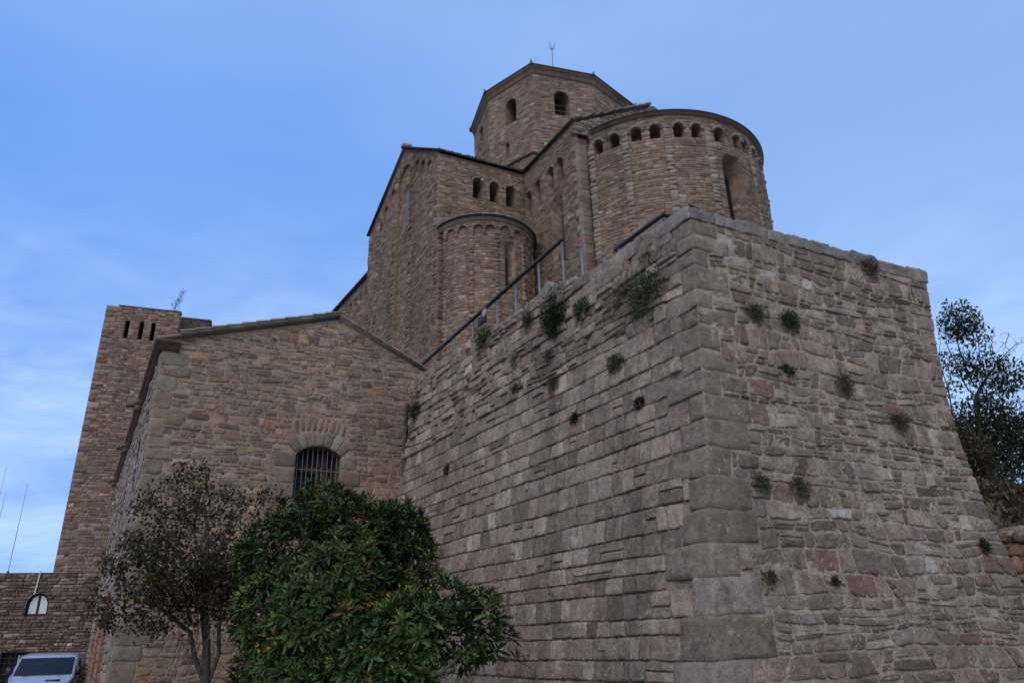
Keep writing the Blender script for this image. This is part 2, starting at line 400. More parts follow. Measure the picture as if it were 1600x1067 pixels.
    K(last, b.inputs['Base Color'])
    n3 = N('ShaderNodeTexNoise'); n3.inputs['Scale'].default_value = fine; n3.inputs['Detail'].default_value = 10; n3.inputs['Roughness'].default_value = .7
    K(tc.outputs['Object'], n3.inputs[0])
    bp = N('ShaderNodeBump'); bp.inputs['Strength'].default_value = bump; bp.inputs['Distance'].default_value = bdist
    hm = N('ShaderNodeMath'); hm.operation = 'MULTIPLY_ADD'; hm.inputs[1].default_value = 1.6; K(n1.outputs[0], hm.inputs[0]); K(n3.outputs[0], hm.inputs[2]); K(hm.outputs[0], bp.inputs['Height']); K(bp.outputs[0], b.inputs['Normal'])
    return m
def leaf_mat(name, rough=.6, trans=.25):
    m, t, b = material(name, rough, .15); at = t.nodes.new('ShaderNodeAttribute'); at.attribute_name = 'Col'
    t.links.new(at.outputs['Color'], b.inputs['Base Color'])
    tr = t.nodes.new('ShaderNodeBsdfTranslucent'); t.links.new(at.outputs['Color'], tr.inputs[0])
    mx = t.nodes.new('ShaderNodeMixShader'); mx.inputs[0].default_value = trans
    t.links.new(b.outputs[0], mx.inputs[1]); t.links.new(tr.outputs[0], mx.inputs[2]); t.links.new(mx.outputs[0], t.nodes['Material Output'].inputs[0])
    return m

M_bast = stone_mat('bastion_stone', fine=26, mott=.5, bump=.9, bdist=.03, stain=.5, stain_scale=1.1, lichen=.6, smudge=.5, lsc=5.5)
M_cap = stone_mat('coping_stone', fine=20, mott=.4, bump=.7, bdist=.02, stain=.75, stain_scale=2.2, stain_col=(.035, .033, .032), lichen=.5, lichen_col=(.33, .30, .24))
M_church = stone_mat('church_stone', fine=9, mott=.38, bump=.6, bdist=.03, stain=.6, stain_scale=.42, lichen=.3)
M_tower = stone_mat('tower_stone', fine=8, mott=.35, bump=.6, bdist=.03, stain=.4, stain_scale=.22, lichen=.3)
M_house = stone_mat('house_stone', fine=16, mott=.34, bump=.6, bdist=.02, stain=.4, stain_scale=.5, lichen=.15, smudge=.35)
M_old = stone_mat('old_wall_stone', fine=9, mott=.45, bump=.7, bdist=.03, stain=.5, stain_scale=.6, stain_col=(.035, .03, .03), lichen=.3)
M_eave = stone_mat('dark_eave', fine=10, mott=.3, bump=.4, stain=.6, stain_col=(.02, .018, .018))
M_tile = stone_mat('roof_tile', fine=10, mott=.35, bump=.5, stain=.4, lichen=.5)
M_wood = stone_mat('old_wood', fine=12, mott=.35, bump=.5, stain=.3)
M_ground = stone_mat('gravel_ground', fine=14, mott=.35, bump=.7, stain=.3, stain_scale=.3)
M_hill = stone_mat('hill_soil', fine=6, mott=.5, bump=1.0, bdist=.08, stain=.5, stain_scale=.8)
M_bark = stone_mat('bark', fine=30, mott=.4, bump=.8, bdist=.01, stain=.4, stain_scale=3)
M_leaf = leaf_mat('leaf'); M_gloss = leaf_mat('glossy_leaf', .42, .10)
M_iron = plain('dark_iron', (.02, .02, .022), .5, .6)
M_galv = plain('galvanised_steel', (.14, .15, .16), .5, .4)
M_pipe = plain('brown_pipe', (.06, .045, .045), .55)
M_white = plain('white_paint_and_reflection', (.55, .55, .56), .6)

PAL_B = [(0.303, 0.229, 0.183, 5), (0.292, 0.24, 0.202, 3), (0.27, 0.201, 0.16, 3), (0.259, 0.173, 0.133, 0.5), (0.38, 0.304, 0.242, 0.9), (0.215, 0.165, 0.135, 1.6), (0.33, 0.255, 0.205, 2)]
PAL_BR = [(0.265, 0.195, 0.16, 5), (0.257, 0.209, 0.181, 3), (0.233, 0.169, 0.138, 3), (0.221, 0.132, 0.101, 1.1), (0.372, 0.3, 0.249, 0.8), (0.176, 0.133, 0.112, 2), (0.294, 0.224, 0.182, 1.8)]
PAL_C = [(0.226, 0.152, 0.11, 5), (0.209, 0.122, 0.088, 2.5), (0.263, 0.185, 0.132, 1.6), (0.155, 0.106, 0.081, 2), (0.226, 0.172, 0.134, 2.5), (0.316, 0.245, 0.183, 0.5)]
PAL_T = [(0.209, 0.137, 0.104, 5), (0.183, 0.102, 0.076, 2), (0.265, 0.177, 0.121, 2.5), (0.143, 0.099, 0.081, 2), (0.214, 0.164, 0.136, 3), (0.367, 0.276, 0.217, 0.6)]
PAL_H = [(0.243, 0.163, 0.114, 5), (0.231, 0.178, 0.138, 3), (0.218, 0.127, 0.087, 1.6), (0.285, 0.189, 0.122, 2), (0.158, 0.11, 0.082, 1.6), (0.327, 0.173, 0.084, 0.35)]
PAL_HQ = [(0.201, 0.154, 0.119, 3), (0.197, 0.171, 0.136, 2), (0.179, 0.126, 0.095, 1.5)]
PAL_O = [(0.164, 0.108, 0.079, 4), (0.117, 0.081, 0.061, 3), (0.219, 0.155, 0.111, 1.5), (0.312, 0.244, 0.181, 0.35)]
MORT_B = (.385, .31, .245); MORT_BL = (.27, .215, .175); MORT_C = (0.26, 0.193, 0.132); MORT_H = (.30, .23, .175)
def tone(pal, k): return [(a * k, b * k * 1.01, c * k * 1.03, w) for a, b, c, w in pal]
DARK = (.012, .011, .011)  # near-black that stands in for unlit interiors behind openings
# ------------------------------------------------------------------ ground and hill
GZ = -0.25
mb = MB(); n = 60
gx = np.sign(np.linspace(-1, 1, n)) * np.abs(np.linspace(-1, 1, n)) ** 2.2 * 900
X, Y = np.meshgrid(gx, gx); idx = np.arange(n * n).reshape(n, n)
mb.add(np.stack([X.ravel(), Y.ravel(), np.full(n * n, GZ)], -1), [np.stack([idx[:-1, :-1], idx[:-1, 1:], idx[1:, 1:], idx[1:, :-1]], -1).reshape(-1, 4)], (.17, .15, .13))
structure(mb.build('ground', M_ground))

# ------------------------------------------------------------------ bastion geometry
def table(zs, xs): return lambda z: np.interp(z, zs, xs)
BC = np.array([2.477, 8.652])
_cz = [-.6, 1.218, 1.679, 3.83, 7.13, 8.2]
_cx = table(_cz, [1.77, 1.96, 2.03, 2.24, 2.477, 2.55]); _cy = table(_cz, [8.05, 8.22, 8.28, 8.41, 8.652, 8.73])
_rz = [-.6, 2.59, 2.92, 3.37, 4.45, 4.99, 5.93, 7.04, 7.2]
_rx = table(_rz, [7.75, 6.86, 6.745, 6.649, 6.507, 6.52, 6.629, 6.804, 6.82]); _ry = table(_rz, [11.0, 10.73, 10.68, 10.651, 10.615, 10.64, 10.727, 10.854, 10.87])
LB = 10.4; RB = 4.85
n1, n2 = D(-121), D(153); nm = (n1 + n2) / (1 + float(n1 @ n2))
def corner(z): return np.stack([_cx(z), _cy(z)], -1)
def farL(z):
    p = BC + LB * D(-31)[:2]; return p[None] + n1[None, :2] * (.10 * (7.13 - z))[:, None]
def farR(z): return np.stack([_rx(z), _ry(z)], -1)
def S_bast(U, v, d):
    """unwrapped bastion: U<0 along the left face, U>0 along the right face, 0 is the corner"""
    U, v, d = [np.atleast_1d(np.asarray(q, float)) for q in (U, v, d)]
    c = corner(v); l = (U <= 0)[:, None]
    P = np.where(l, c + (farL(v) - c) * (-U / LB)[:, None], c + (farR(v) - c) * (U / RB)[:, None])
    k = np.clip(np.abs(U) / .02, 0, 1)[:, None]
    N = np.where(l, n1[:2], n2[:2]) * k + nm[:2] * (1 - k)
    P = P + N * d[:, None]
    return np.c_[P, v]
def topL(u): return 7.13 + .54 * u / 9.2       # height of the wall head along the left face
#SPLIT
R = np.random.RandomState
bast = thing('stone_bastion', 'battered bastion of big mauve grey blocks with sharp quoined corner, nearest the viewer', 'bastion', (2.0, 8.2, GZ))
# quoins: course joints read along the corner
qz = [-.6, -.05, .48, .98, 1.42, 1.86, 2.25, 2.62, 2.99, 3.37, 3.71, 4.05, 4.37, 4.68, 4.96, 5.30, 5.55, 5.82, 6.18, 6.42, 6.66, 6.90]
ql = [.45, .75, .35, .62, .5, .30, .74, .42, .30, .66, .42, .25, .62, .34, .48, .30, .56, .24, .82, .30, .38, .34]
qr = [.70, .40, .80, .42, .72, .62, .36, .66, .60, .36, .66, .74, .30, .58, .34, .66, .28, .58, .26, .62, .44, .60]
def quoin_edge(z, arr): 
    k = int(np.clip(np.searchsorted(qz, z) - 1, 0, len(arr) - 1)); return arr[k]
rng = R(11); mb = MB()
for k in range(len(qz) - 1):
    a, b, z0, z1 = ql[k], qr[k], qz[k], qz[k + 1]
    gu = np.concatenate([np.linspace(-a + .008, -.04, 8), [-.015, 0, .015], np.linspace(.04, b - .008, 8)]); gu[[1, -2]] = gu[[0, -1]] + np.array([.010, -.010])
    gz = np.concatenate([[z0 + .004, z0 + .012], np.linspace(z0 + .07, z1 - .07, 5), [z1 - .012, z1 - .004]])
    Ug, Zg = np.meshgrid(gu, gz); nu, nz = len(gu), len(gz)
    ph = rng.uniform(0, 6, 4)
    Zg = Zg + .012 * np.sin(Ug * 5 + ph[0]) * np.linspace(-1, 1, nz)[:, None] + .006 * np.sin(Ug * 13 + ph[1])
    Ug = Ug + .014 * np.sin(Zg * 9 + ph[2]) * (np.abs(Ug) / max(a, b))
    dg = .008 + rng.uniform(-.006, .010) + .0025 * rng.normal(0, 1, Ug.shape) + .006 * np.sin(Ug * 4 + ph[3]) * np.sin(Zg * 7)
    ed = np.zeros_like(dg, bool); ed[0] = ed[-1] = True; ed[:, 0] = ed[:, -1] = True
    dg[ed] -= .010
    dg[:, 9] -= .004 + .008 * rng.rand(nz)
    V = S_bast(Ug.ravel(), Zg.ravel(), dg.ravel()); id_ = np.arange(nu * nz).reshape(nz, nu)
    lp = np.concatenate([id_[0, :-1], id_[:-1, -1], id_[-1, :0:-1], id_[:0:-1, 0]])
    Vs = S_bast(Ug.ravel()[lp], Zg.ravel()[lp], np.full(len(lp), -.1)); m0 = nu * nz; K = len(lp)
    F = np.concatenate([np.stack([id_[:-1, :-1], id_[:-1, 1:], id_[1:, 1:], id_[1:, :-1]], -1).reshape(-1, 4),
                        np.stack([np.roll(lp, -1), lp, m0 + np.arange(K), m0 + np.roll(np.arange(K), -1)], -1)])
    mb.add(np.concatenate([V, Vs]), [F], pick(rng, [(.275, .215, .172, 4), (.265, .222, .188, 1.2), (.245, .187, .148, 2)], 1, .10)[0])
mb.build('quoin_corner', M_bast, bast, True)
# left face: big coursed blocks with open joints
rng = R(21); mb = MB()
def ivl(z): return (-LB, -quoin_edge(z, ql))
Q = make_rows(rng, -.6, 5.6, (.19, .33), (.17, .38), ivl, slant=.09, split=.08, wav=.012)
lay(mb, S_bast, Q[:, :, :], rng, PAL_B, gap=.020, h=.013, hv=1.0, n=(12, 9), rnd=.035, rough=.005, wob=.032, skirt=.09, jit=.15, smear=(.40, .33, .27))
def topclamp(u, v): return u, np.minimum(v, topL(np.maximum(-u, 0)) - .02 + .05 * np.sin(u * 5.1) * np.sin(u * 2.3))
Q = make_rows(rng, 5.6, 7.75, (.13, .28), (.16, .42), ivl, slant=.16, split=.2, wav=.05)
Q = Q[(Q[:, 0, 1] < topL(-Q[:, :, 0].mean(1)) - .10) & ~((Q[:, :, 0].mean(1) > -1.9) & (Q[:, :, 1].mean(1) > 6.92))]
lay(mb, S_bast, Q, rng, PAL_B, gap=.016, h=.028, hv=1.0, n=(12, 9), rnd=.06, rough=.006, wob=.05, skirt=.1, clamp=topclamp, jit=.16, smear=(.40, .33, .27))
zz = np.linspace(-.6, 7.0, 16); out = [(-LB, -.6), (0, -.6), (0, 6.98), (-1.9, 7.0), (-LB, topL(LB) - .16)]
bed(mb, S_bast, out, [], MORT_BL, step=.4, d=-.018)
mb.build('left_wall', M_bast, bast, False)
# right face: rubble with wide flush pale mortar
rng = R(33); mb = MB()
def ivr(z): return (quoin_edge(z, qr), RB + .02)
Q = make_rows(rng, -.6, 6.9, (.10, .28), (.13, .40), ivr, slant=.26, split=.24, wav=.05, wfreq=1.5)
cR = pick(rng, PAL_BR, len(Q), .16); mid = Q.mean(1)
for (U_, z_) in ((.80, 6.42), (1.45, 6.33), (2.15, 6.36), (3.45, 6.05), (.62, 6.66), (2.6, 4.4), (1.9, 3.1), (3.3, 2.4)):     # limewash patches
    k = ((mid - np.array([U_, z_])) ** 2).sum(1).argmin(); cR[k] = (.50, .46, .42)
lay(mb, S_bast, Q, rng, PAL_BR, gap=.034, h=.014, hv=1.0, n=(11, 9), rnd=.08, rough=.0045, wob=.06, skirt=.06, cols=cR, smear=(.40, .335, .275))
bed(mb, S_bast, [(0, -.6), (RB, -.6), (RB, 6.92), (0, 6.92)], [], MORT_B, step=.3, d=.0)
mb.build('right_wall', M_bast, bast, False)
# hidden return face at the right end, and the bastion's fill
def S_ret(u, v, d):
    u, v, d = [np.atleast_1d(np.asarray(q, float)) for q in (u, v, d)]
    return np.c_[farR(v) + u[:, None] * D(-18)[:2] + d[:, None] * D(72)[:2], v]
rng = R(35); mb = MB(); Q = make_rows(rng, -.6, 7.1, (.14, .30), (.2, .5), lambda z: (.02, 9), slant=.2, split=.15, wav=.04)
lay(mb, S_ret, Q, rng, PAL_BR, gap=.03, h=.014, hv=1.0, n=(6, 5), rnd=.08, rough=.005, wob=.06)
bed(mb, S_ret, [(0, -.6), (9, -.6), (9, 7.1), (0, 7.1)], [], MORT_B, step=.5, d=.0); mb.build('return_wall', M_bast, bast)
mb = MB()
c = corner(np.array([6.95]))[0]; l = farL(np.array([6.95]))[0]; r = farR(np.array([6.95]))[0]
mb.add([[*c, 6.93], [*r, 6.93], [*(r + D(-18)[:2] * 9), 6.95], [*(l + D(59)[:2] * 2), 7.1], [*l, 7.1]], [[[0, 1, 2, 3, 4]]], (.2, .17, .15))
mb.build('core', M_bast, bast)
# coping slabs round the corner
rng = R(41); mb = MB()
us = [-1.95, -1.35, -.72, 0]; 
q = [[(us[i], 6.9 + .0), (us[i + 1], 6.9), (us[i + 1], 7.15), (us[i], 7.15)] for i in range(3)]
ur = [0]
while ur[-1] < RB - .2: ur.append(ur[-1] + rng.uniform(.35, .75))
ur = np.array(ur) * (RB + .05) / ur[-1]; tp = 7.12 + .02 * rng.randn(len(ur))
q += [[(ur[i], 6.9), (ur[i + 1], 6.9), (ur[i + 1], tp[i]), (ur[i], tp[i])] for i in range(len(ur) - 1)]
lay(mb, S_bast, np.array(q), rng, [(.22, .195, .172, 2), (.18, .16, .142, 2), (.235, .19, .165, 1)], gap=.008, h=.018, hv=.5, n=(14, 8), rnd=.06, rough=.008, wob=.05, skirt=.42)
mb.build('coping', M_cap, bast, False)
# pale render fragment left on the wall head
rng = R(44); mb = MB()
lay(mb, S_bast, [[(-3.95, 7.16), (-3.35, 7.12), (-3.40, 7.42), (-3.60, 7.60)], [(-4.4, 7.26), (-3.97, 7.2), (-3.85, 7.40), (-4.3, 7.42)], [(-3.33, 7.1), (-2.8, 7.1), (-2.95, 7.32), (-3.3, 7.38)]], rng, [(.30, .265, .225, 1)], gap=.01, h=.03, n=(10, 8), rough=.02, rnd=.3, wob=.12, skirt=.3)
mb.build('render_patch', M_bast, bast)

# ------------------------------------------------------------------ church frame
CO = np.array([-3.992, 35.778]); AE, AG = 64.0, 148.0
e1, e2 = D(AE)[:2], D(AG)[:2]
NG, NE = AG + 90, AE + 90
def Wp(s, t): return CO + s * e1 + t * e2
ZT = 6.9
church = thing('stone_church', 'tall Romanesque church of brown stone with apses and octagonal crossing tower above the bastion', 'church', (*Wp(5, -5), ZT))
EAVE = (.075, .06, .054)
def window_part(S, o, depth, rng, pal, parent, name='niche', splay=.9, mat=M_church, backcol=None, seg=.25):
    m = MB(); reveal(m, S, o, depth, rng, pal, splay=splay, backcol=backcol, seg=seg); return m.build(name, mat, parent)
def far_field(mb, S, rng, v0, v1, interval, pal, ops=(), hr=(.09, .19), wr=(.18, .5), clamp=None, h=.016, gap=.012, split=.08, m=0.0):
    Q = make_rows(rng, v0, v1, hr, wr, interval, cut_rows(ops) if ops else None, slant=.10, split=split, wav=.02)
    p = op_push(ops, .005) if ops else None
    if clamp and p: cl = lambda u, v: clamp(*p(u, v))
    else: cl = clamp or p
    lay(mb, S, Q, rng, pal, gap=gap, h=h, hv=.8, n=(4, 4), rnd=.14, rough=.004, wob=.03, skirt=.05, clamp=cl, jit=.125)

# --- transept gable end
S_gab = plane_map(CO, AG + 180, NG)
GW = 10.9; UA = 5.0; ZE, ZA = 28.42, 31.85
def gtop(u): return np.where(u < UA, ZE + (ZA - ZE) * u / UA, ZA - (ZA - ZE) * (u - UA) / (GW - UA))
rng = R(51); mb = MB()
bay = opening(5.02, 2.0, ZT, 29.45)
blind = [opening(3.15, .62, 28.9, 29.5), opening(2.25, .62, 28.3, 28.95), opening(1.35, .6, 27.8, 28.35), opening(7.0, .7, 28.85, 29.5), opening(8.1, .7, 28.1, 28.8), opening(9.05, .6, 27.6, 28.1)]
ops = [bay] + blind
def gcl(u, v): return u, np.minimum(v, gtop(u))
def giv(z): 
    if z <= ZE: return (0, GW)
    k = (ZA - z) / (ZA - ZE); return (UA - UA * k, UA + (GW - UA) * k)
far_field(mb, S_gab, rng, ZT, ZA, giv, tone(PAL_C, .95), ops, clamp=gcl)
bed(mb, S_gab, [(0, ZT), (GW, ZT), (GW, ZE), (UA, ZA), (0, ZE)], ops, MORT_C, step=.8, d=-.012)
# recessed centre bay and its window
wop = opening(4.98, 1.15, 25.9, 28.45, ring=.2)
S_bay = plane_map(CO + D(NG)[:2] * -.16, AG + 180, NG)
def biv(z):
    hw = 1.0 if z < bay['vs'] else sqrt(max(0, 1 - (z - bay['vs']) ** 2)); return (5.02 - hw, 5.02 + hw)
far_field(mb, S_bay, rng, ZT, 30.4, biv, PAL_C, [wop])
bed(mb, S_bay, [(4.0, ZT), (6.04, ZT), (6.04, 30.5), (4.0, 30.5)], [wop], MORT_C, step=.8, d=-.012)
lay(mb, S_bay, voussoirs(wop, .2, 13), rng, PAL_C, gap=.01, h=.03)
reveal(mb, S_gab, bay, .17, rng, PAL_C, back=False, front=.0)
for (a, b) in ((3.50, 4.02), (6.02, 6.52), (9.0, 9.45), (0.0, .42), (10.45, 10.9)):
    lay(mb, S_gab, strip_quads(rng, a, b, ZT, min(float(gtop(np.array(a))), float(gtop(np.array(b)))) - .35 if a > .5 else 27.6, (.14, .3)), rng, PAL_C, gap=.01, h=.085, hv=.1, rough=.006, skirt=.03)
gab = mb.build('transept_wall', M_church, church)
for o in blind:
    m = MB(); reveal(m, S_gab, o, .16, rng, PAL_C); m.build('blind_arch', M_church, church)
m = MB(); inn = reveal(m, S_bay, wop, .16, rng, PAL_C, splay=.90, back=False); wnd = m.build('window', M_church, church)
m = MB(); P = S_bay(inn[:, 0], inn[:, 1], np.full(len(inn), -.155)); m.add(P, [[list(range(len(P)))]], (.14, .16, .18)); m.build('pane', M_old, wnd)
# --- transept east wall
S_east = plane_map(CO, AE, NE); EW = 5.53
rng = R(52); mb = MB()
eo = [opening(u_, .66, 25.75, 26.9, ring=.14) for u_ in (2.48, 3.56, 4.63)]
far_field(mb, S_east, rng, ZT, 28.32, lambda z: (0, EW), PAL_C, eo)
bed(mb, S_east, [(0, ZT), (EW, ZT), (EW, 28.34), (0, 28.34)], eo, MORT_C, step=.8, d=-.012)
for o in eo: lay(mb, S_east, voussoirs(o, .14, 9), rng, PAL_C, gap=.008, h=.03, hv=.1, rnd=.04)
mb.build('transept_wall', M_church, church)
for o in eo: window_part(S_east, o, .95, rng, PAL_C, church, backcol=(.03, .025, .022))  # dark back colour paints in the shade deep inside these niches
# corner quoins of the transept
mb = MB(); z = ZT
k = 0
while z < 28.0:
    hgt = rng.uniform(.22, .42); a, b = ((.75, .4), (.4, .75))[k % 2]; k += 1
    c = pick(rng, PAL_C, 1)[0]
    lay(mb, S_gab, [[(0, z), (a, z), (a, z + hgt), (0, z + hgt)]], rng, PAL_C, gap=.01, h=.03, hv=.1, cols=c[None])
    lay(mb, S_east, [[(0, z), (b, z), (b, z + hgt), (0, z + hgt)]], rng, PAL_C, gap=.01, h=.03, hv=.1, cols=c[None]); z += hgt
mb.build('quoin_corner', M_church, church)
# --- transept roof with dark verge and eave
def P3(s, t, z): return np.array([*Wp(s, t), z])
mb = MB()
for sgn in (0, 1):
    te, tr = (0.22, -UA) if sgn == 0 else (-GW - .22, -UA)
    ze = ZE - .0 if sgn == 0 else ZE
    a, b, c, d = P3(-.2, te, ze + .02), P3(12, te, ze + .02), P3(12, tr, ZA + .13), P3(-.2, tr, ZA + .13)
    slab(mb, [a, b, c, d], .08, EAVE)
for i in range(24):
    t0 = -.05 - i * .2; z = ZE + .06 + (ZA - ZE) * (i * .2 + .1) / UA
    if t0 > -UA: mb.box(P3(-.3, t0, z), np.r_[e1 * .3, 0], np.r_[-e2 * .17, .11], [0, 0, .06], (.10, .085, .075))
for i in range(30):
    s0 = -.15 + i * .19; mb.box(P3(s0, .12, ZE + .03 + .015 * rng.randn()), np.r_[e1 * .13, 0], np.r_[e2 * (.13 + .02 * rng.randn()), -.02], [0, 0, .05], (.13, .10, .085))
mb.build('roof', M_eave, church)
mb = MB(); mb.box(P3(-.28, -UA + .2, ZA + .08), np.r_[e1 * .6, 0], np.r_[-e2 * .4, 0], [0, 0, .22], (.22, .18, .14)); mb.build('ridge_cap', M_church, church)
mb = MB(); mb.box(P3(0.01, -GW + .02, ZT), np.r_[e1 * 1.6, 0], np.r_[e2 * .05, 0], [0, 0, ZE - ZT], (.19, .14, .115))
mb.box(P3(1.4, -1.4, ZT), np.r_[e1 * 10, 0], np.r_[e2 * -(GW - 2.6), 0], [0, 0, ZE - ZT - .3], (.12, .1, .09)); mb.build('core', M_church, church)
# --- nave aisle running away to the left
S_ais = plane_map(CO + e1 * .25, AG + 180, NG)
rng = R(53); mb = MB()
ao = [opening(11.9 + i * 1.02, .5, 24.0, 24.6) for i in range(14)]
far_field(mb, S_ais, rng, ZT + 5, 25.4, lambda z: (GW - .2, 27), PAL_C, ao, hr=(.1, .22), wr=(.25, .6))
bed(mb, S_ais, [(GW - .2, ZT), (27, ZT), (27, 25.45), (GW - .2, 25.45)], ao, MORT_C, step=1, d=-.012)
mb.build('aisle_wall', M_church, church)
for o in ao[:9]: window_part(S_ais, o, .3, rng, PAL_C, church, 'blind_arch')
for i in range(4):
    m = MB(); lay(m, S_ais, strip_quads(rng, 12.9 + 3.05 * i, 13.2 + 3.05 * i, ZT, 24.9, (.2, .35)), rng, PAL_C, gap=.01, h=.08, hv=.1); m.build('pilaster', M_church, church)
mb = MB(); slab(mb, [P3(.0, -GW + .1, 25.62), P3(.0, -27.3, 25.62), P3(5, -27.3, 27.8), P3(5, -GW + .1, 27.8)], .12, EAVE); mb.build('aisle_roof', M_eave, church)

# --- small apse
sc, sr = Wp(2.75, 0), 2.75; A0 = 226.0
S_sm = cyl_map(sc, sr, A0); UL = radians(A0 - 72) * sr
def au(th): return radians(A0 - (th % 360)) * sr
rng = R(54); mb = MB()
swin = opening(au(146.0), .62, 18.6, 21.3)
far_field(mb, S_sm, rng, ZT, 22.62, lambda z: (0, UL), tone(PAL_C, 1.06), [swin], hr=(.1, .2), wr=(.2, .5))
bed(mb, S_sm, [(0, ZT), (UL, ZT), (UL, 22.65), (0, 22.65)], [swin], MORT_C, step=.3, d=-.012)
mb.build('small_apse_wall', M_church, church)
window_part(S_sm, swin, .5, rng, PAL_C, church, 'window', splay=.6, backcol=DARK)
for th in (225, 190.5, 162, 126, 94):
    m = MB(); lay(m, S_sm, strip_quads(rng, au(th) - .12, au(th) + .12, ZT, 22.6, (.14, .3)), rng, PAL_C, gap=.005, h=.095, hv=.04, rough=.003, rnd=.02, wob=.008); m.build('pilaster', M_church, church)
S_smb = cyl_map(sc, sr + .12, A0); corb = []
def aub(th): return radians(A0 - (th % 360)) * (sr + .12)
for th0, th1 in ((225, 190.5), (190.5, 162), (162, 126), (126, 94)):
    for k in range(2): corb.append(opening(aub(th0 + (th1 - th0) * (.28 + .44 * k)), radians(abs(th0 - th1)) * sr * .36, 21.2, 22.12))
m = MB(); ULb = aub(72)
Q = make_rows(rng, 21.95, 22.6, (.1, .17), (.15, .3), lambda z: (0, ULb), cut_rows(corb)); lay(m, S_smb, Q, rng, PAL_C, gap=.01, h=.012, clamp=op_push(corb, .005), skirt=.13)
for o in corb: lay(m, S_smb, voussoirs(o, .10, 7), rng, PAL_C, gap=.006, h=.03, hv=.1, skirt=.15)
bed(m, S_smb, [(0, 21.9), (ULb, 21.9), (ULb, 22.62), (0, 22.62)], corb, MORT_C, step=.2, d=-.01)
m.build('corbel_arches', M_church, church)
mb = MB(); th = np.radians(np.linspace(236, 64, 40)); nr = np.stack([np.sin(th), np.cos(th)], -1)
# corbel course filling above the little arches
sweep(mb, sc + nr * sr, nr, [(-.05, 22.6), (.15, 22.6), (.15, 22.72), (.22, 22.80), (.2, 22.86), (-.05, 22.86)], (.16, .125, .105)); mb.build('cornice', M_church, church)
mb = MB(); sweep(mb, sc + nr * sr, nr, [(-.1, 22.86), (.27, 22.86), (.28, 22.895), (-.1, 23.0)], (.07, .06, .055)); 
sm = mb.build('small_apse_roof', M_eave, church)
mb = MB(); rng = R(55)
for i in range(38):
    a, b = th[i], th[i + 1]
    for j, (r0, z0, r1, z1) in enumerate(((3.10, 22.96, 2.3, 23.45), (2.35, 23.45, 1.5, 23.95), (1.55, 23.95, .4, 24.6))):
        q = [[sc[0] + r0 * sin(a), sc[1] + r0 * cos(a), z0], [sc[0] + r0 * sin(b), sc[1] + r0 * cos(b), z0], [sc[0] + r1 * sin(b), sc[1] + r1 * cos(b), z1], [sc[0] + r1 * sin(a), sc[1] + r1 * cos(a), z1]]
        slab(mb, q, .05, pick(rng, [(.30, .28, .25, 2), (.22, .20, .18, 1)], 1)[0])
mb.build('roof_slab', M_tile, sm)

# --- chancel side wall
EC = Wp(EW, 0); S_ch = plane_map(EC, AG, NG); CT = 5.4
rng = R(56); mb = MB()
co = [opening(.42, .62, 24.95, 26.55), opening(1.42, .62, 25.2, 26.75), opening(2.80, .6, 25.5, 26.8, ring=.16), opening(3.76, .6, 25.6, 26.85, ring=.16), opening(3.25, 1.15, 20.5, 24.35, ring=.0)]
def chtop(u): return 28.34 + .35 * u / CT
far_field(mb, S_ch, rng, ZT, 28.7, lambda z: (0, CT), tone(PAL_C, .93), co, clamp=lambda u, v: (u, np.minimum(v, chtop(u))))
bed(mb, S_ch, [(0, ZT), (CT, ZT), (CT, 28.66), (0, 28.34)], co, MORT_C, step=.8, d=-.012)
for o in co[2:4]: lay(mb, S_ch, voussoirs(o, .16, 9), rng, PAL_C, gap=.008, h=.05, hv=.1)
mb.build('chancel_wall', M_church, church)
for o in co[:4]: window_part(S_ch, o, .8, rng, PAL_C, church, backcol=(.03, .025, .022))  # niche backs coloured dark to carry their inner shade
window_part(S_ch, co[4], .6, rng, PAL_C, church, 'window', splay=.7, backcol=(.05, .045, .04))
mb = MB()
slab(mb, [P3(EW - .22, .0, 28.42), P3(EW - .22, CT + .05, 28.78), P3(11.2, CT + .05, 31.55), P3(11.2, .0, 31.2)], .12, EAVE)
slab(mb, [P3(16.9, CT + .05, 28.6), P3(16.9, 0, 28.4), P3(11.2, 0, 31.2), P3(11.2, CT + .05, 31.55)], .12, EAVE)
mb.build('chancel_roof', M_eave, church)
# chancel end gable above the apse, of rough slabs
S_cg = plane_map(Wp(0, CT), AE, NE)
rng = R(57); mb = MB()
def cgt(u): return np.where(u < 11.1, 28.55 + 2.95 * (u - EW) / (11.1 - EW), 31.5 - 2.95 * (u - 11.1) / (16.7 - 11.1))
Q = make_rows(rng, 26.0, 31.5, (.10, .2), (.25, .6), lambda z: (EW, 16.7) if z < 28.5 else (EW + (z - 28.5) * 1.85, 16.7 - (z - 28.5) * 1.85), slant=.2, wav=.04)
lay(mb, S_cg, Q, rng, [(.24, .20, .165, 3), (.20, .165, .14, 3), (.28, .24, .19, 1)], gap=.015, h=.05, hv=.8, rough=.01, clamp=lambda u, v: (u, np.minimum(v, cgt(u))))
bed(mb, S_cg, [(EW, ZT), (16.7, ZT), (16.7, 28.5), (11.1, 31.5), (EW, 28.55)], [], MORT_C, step=.8, d=-.012)
lay(mb, S_cg, [[(EW - .1 + i * .56, 28.6 + i * .297), (EW + .46 + i * .56, 28.9 + i * .297), (EW + .42 + i * .56, 29.05 + i * .297), (EW - .1 + i * .56, 28.76 + i * .297)] for i in range(10)], rng, [(.17, .15, .13, 1)], gap=.01, h=.2, hv=.3, rough=.02, skirt=.5)
mb.build('chancel_gable', M_church, church)
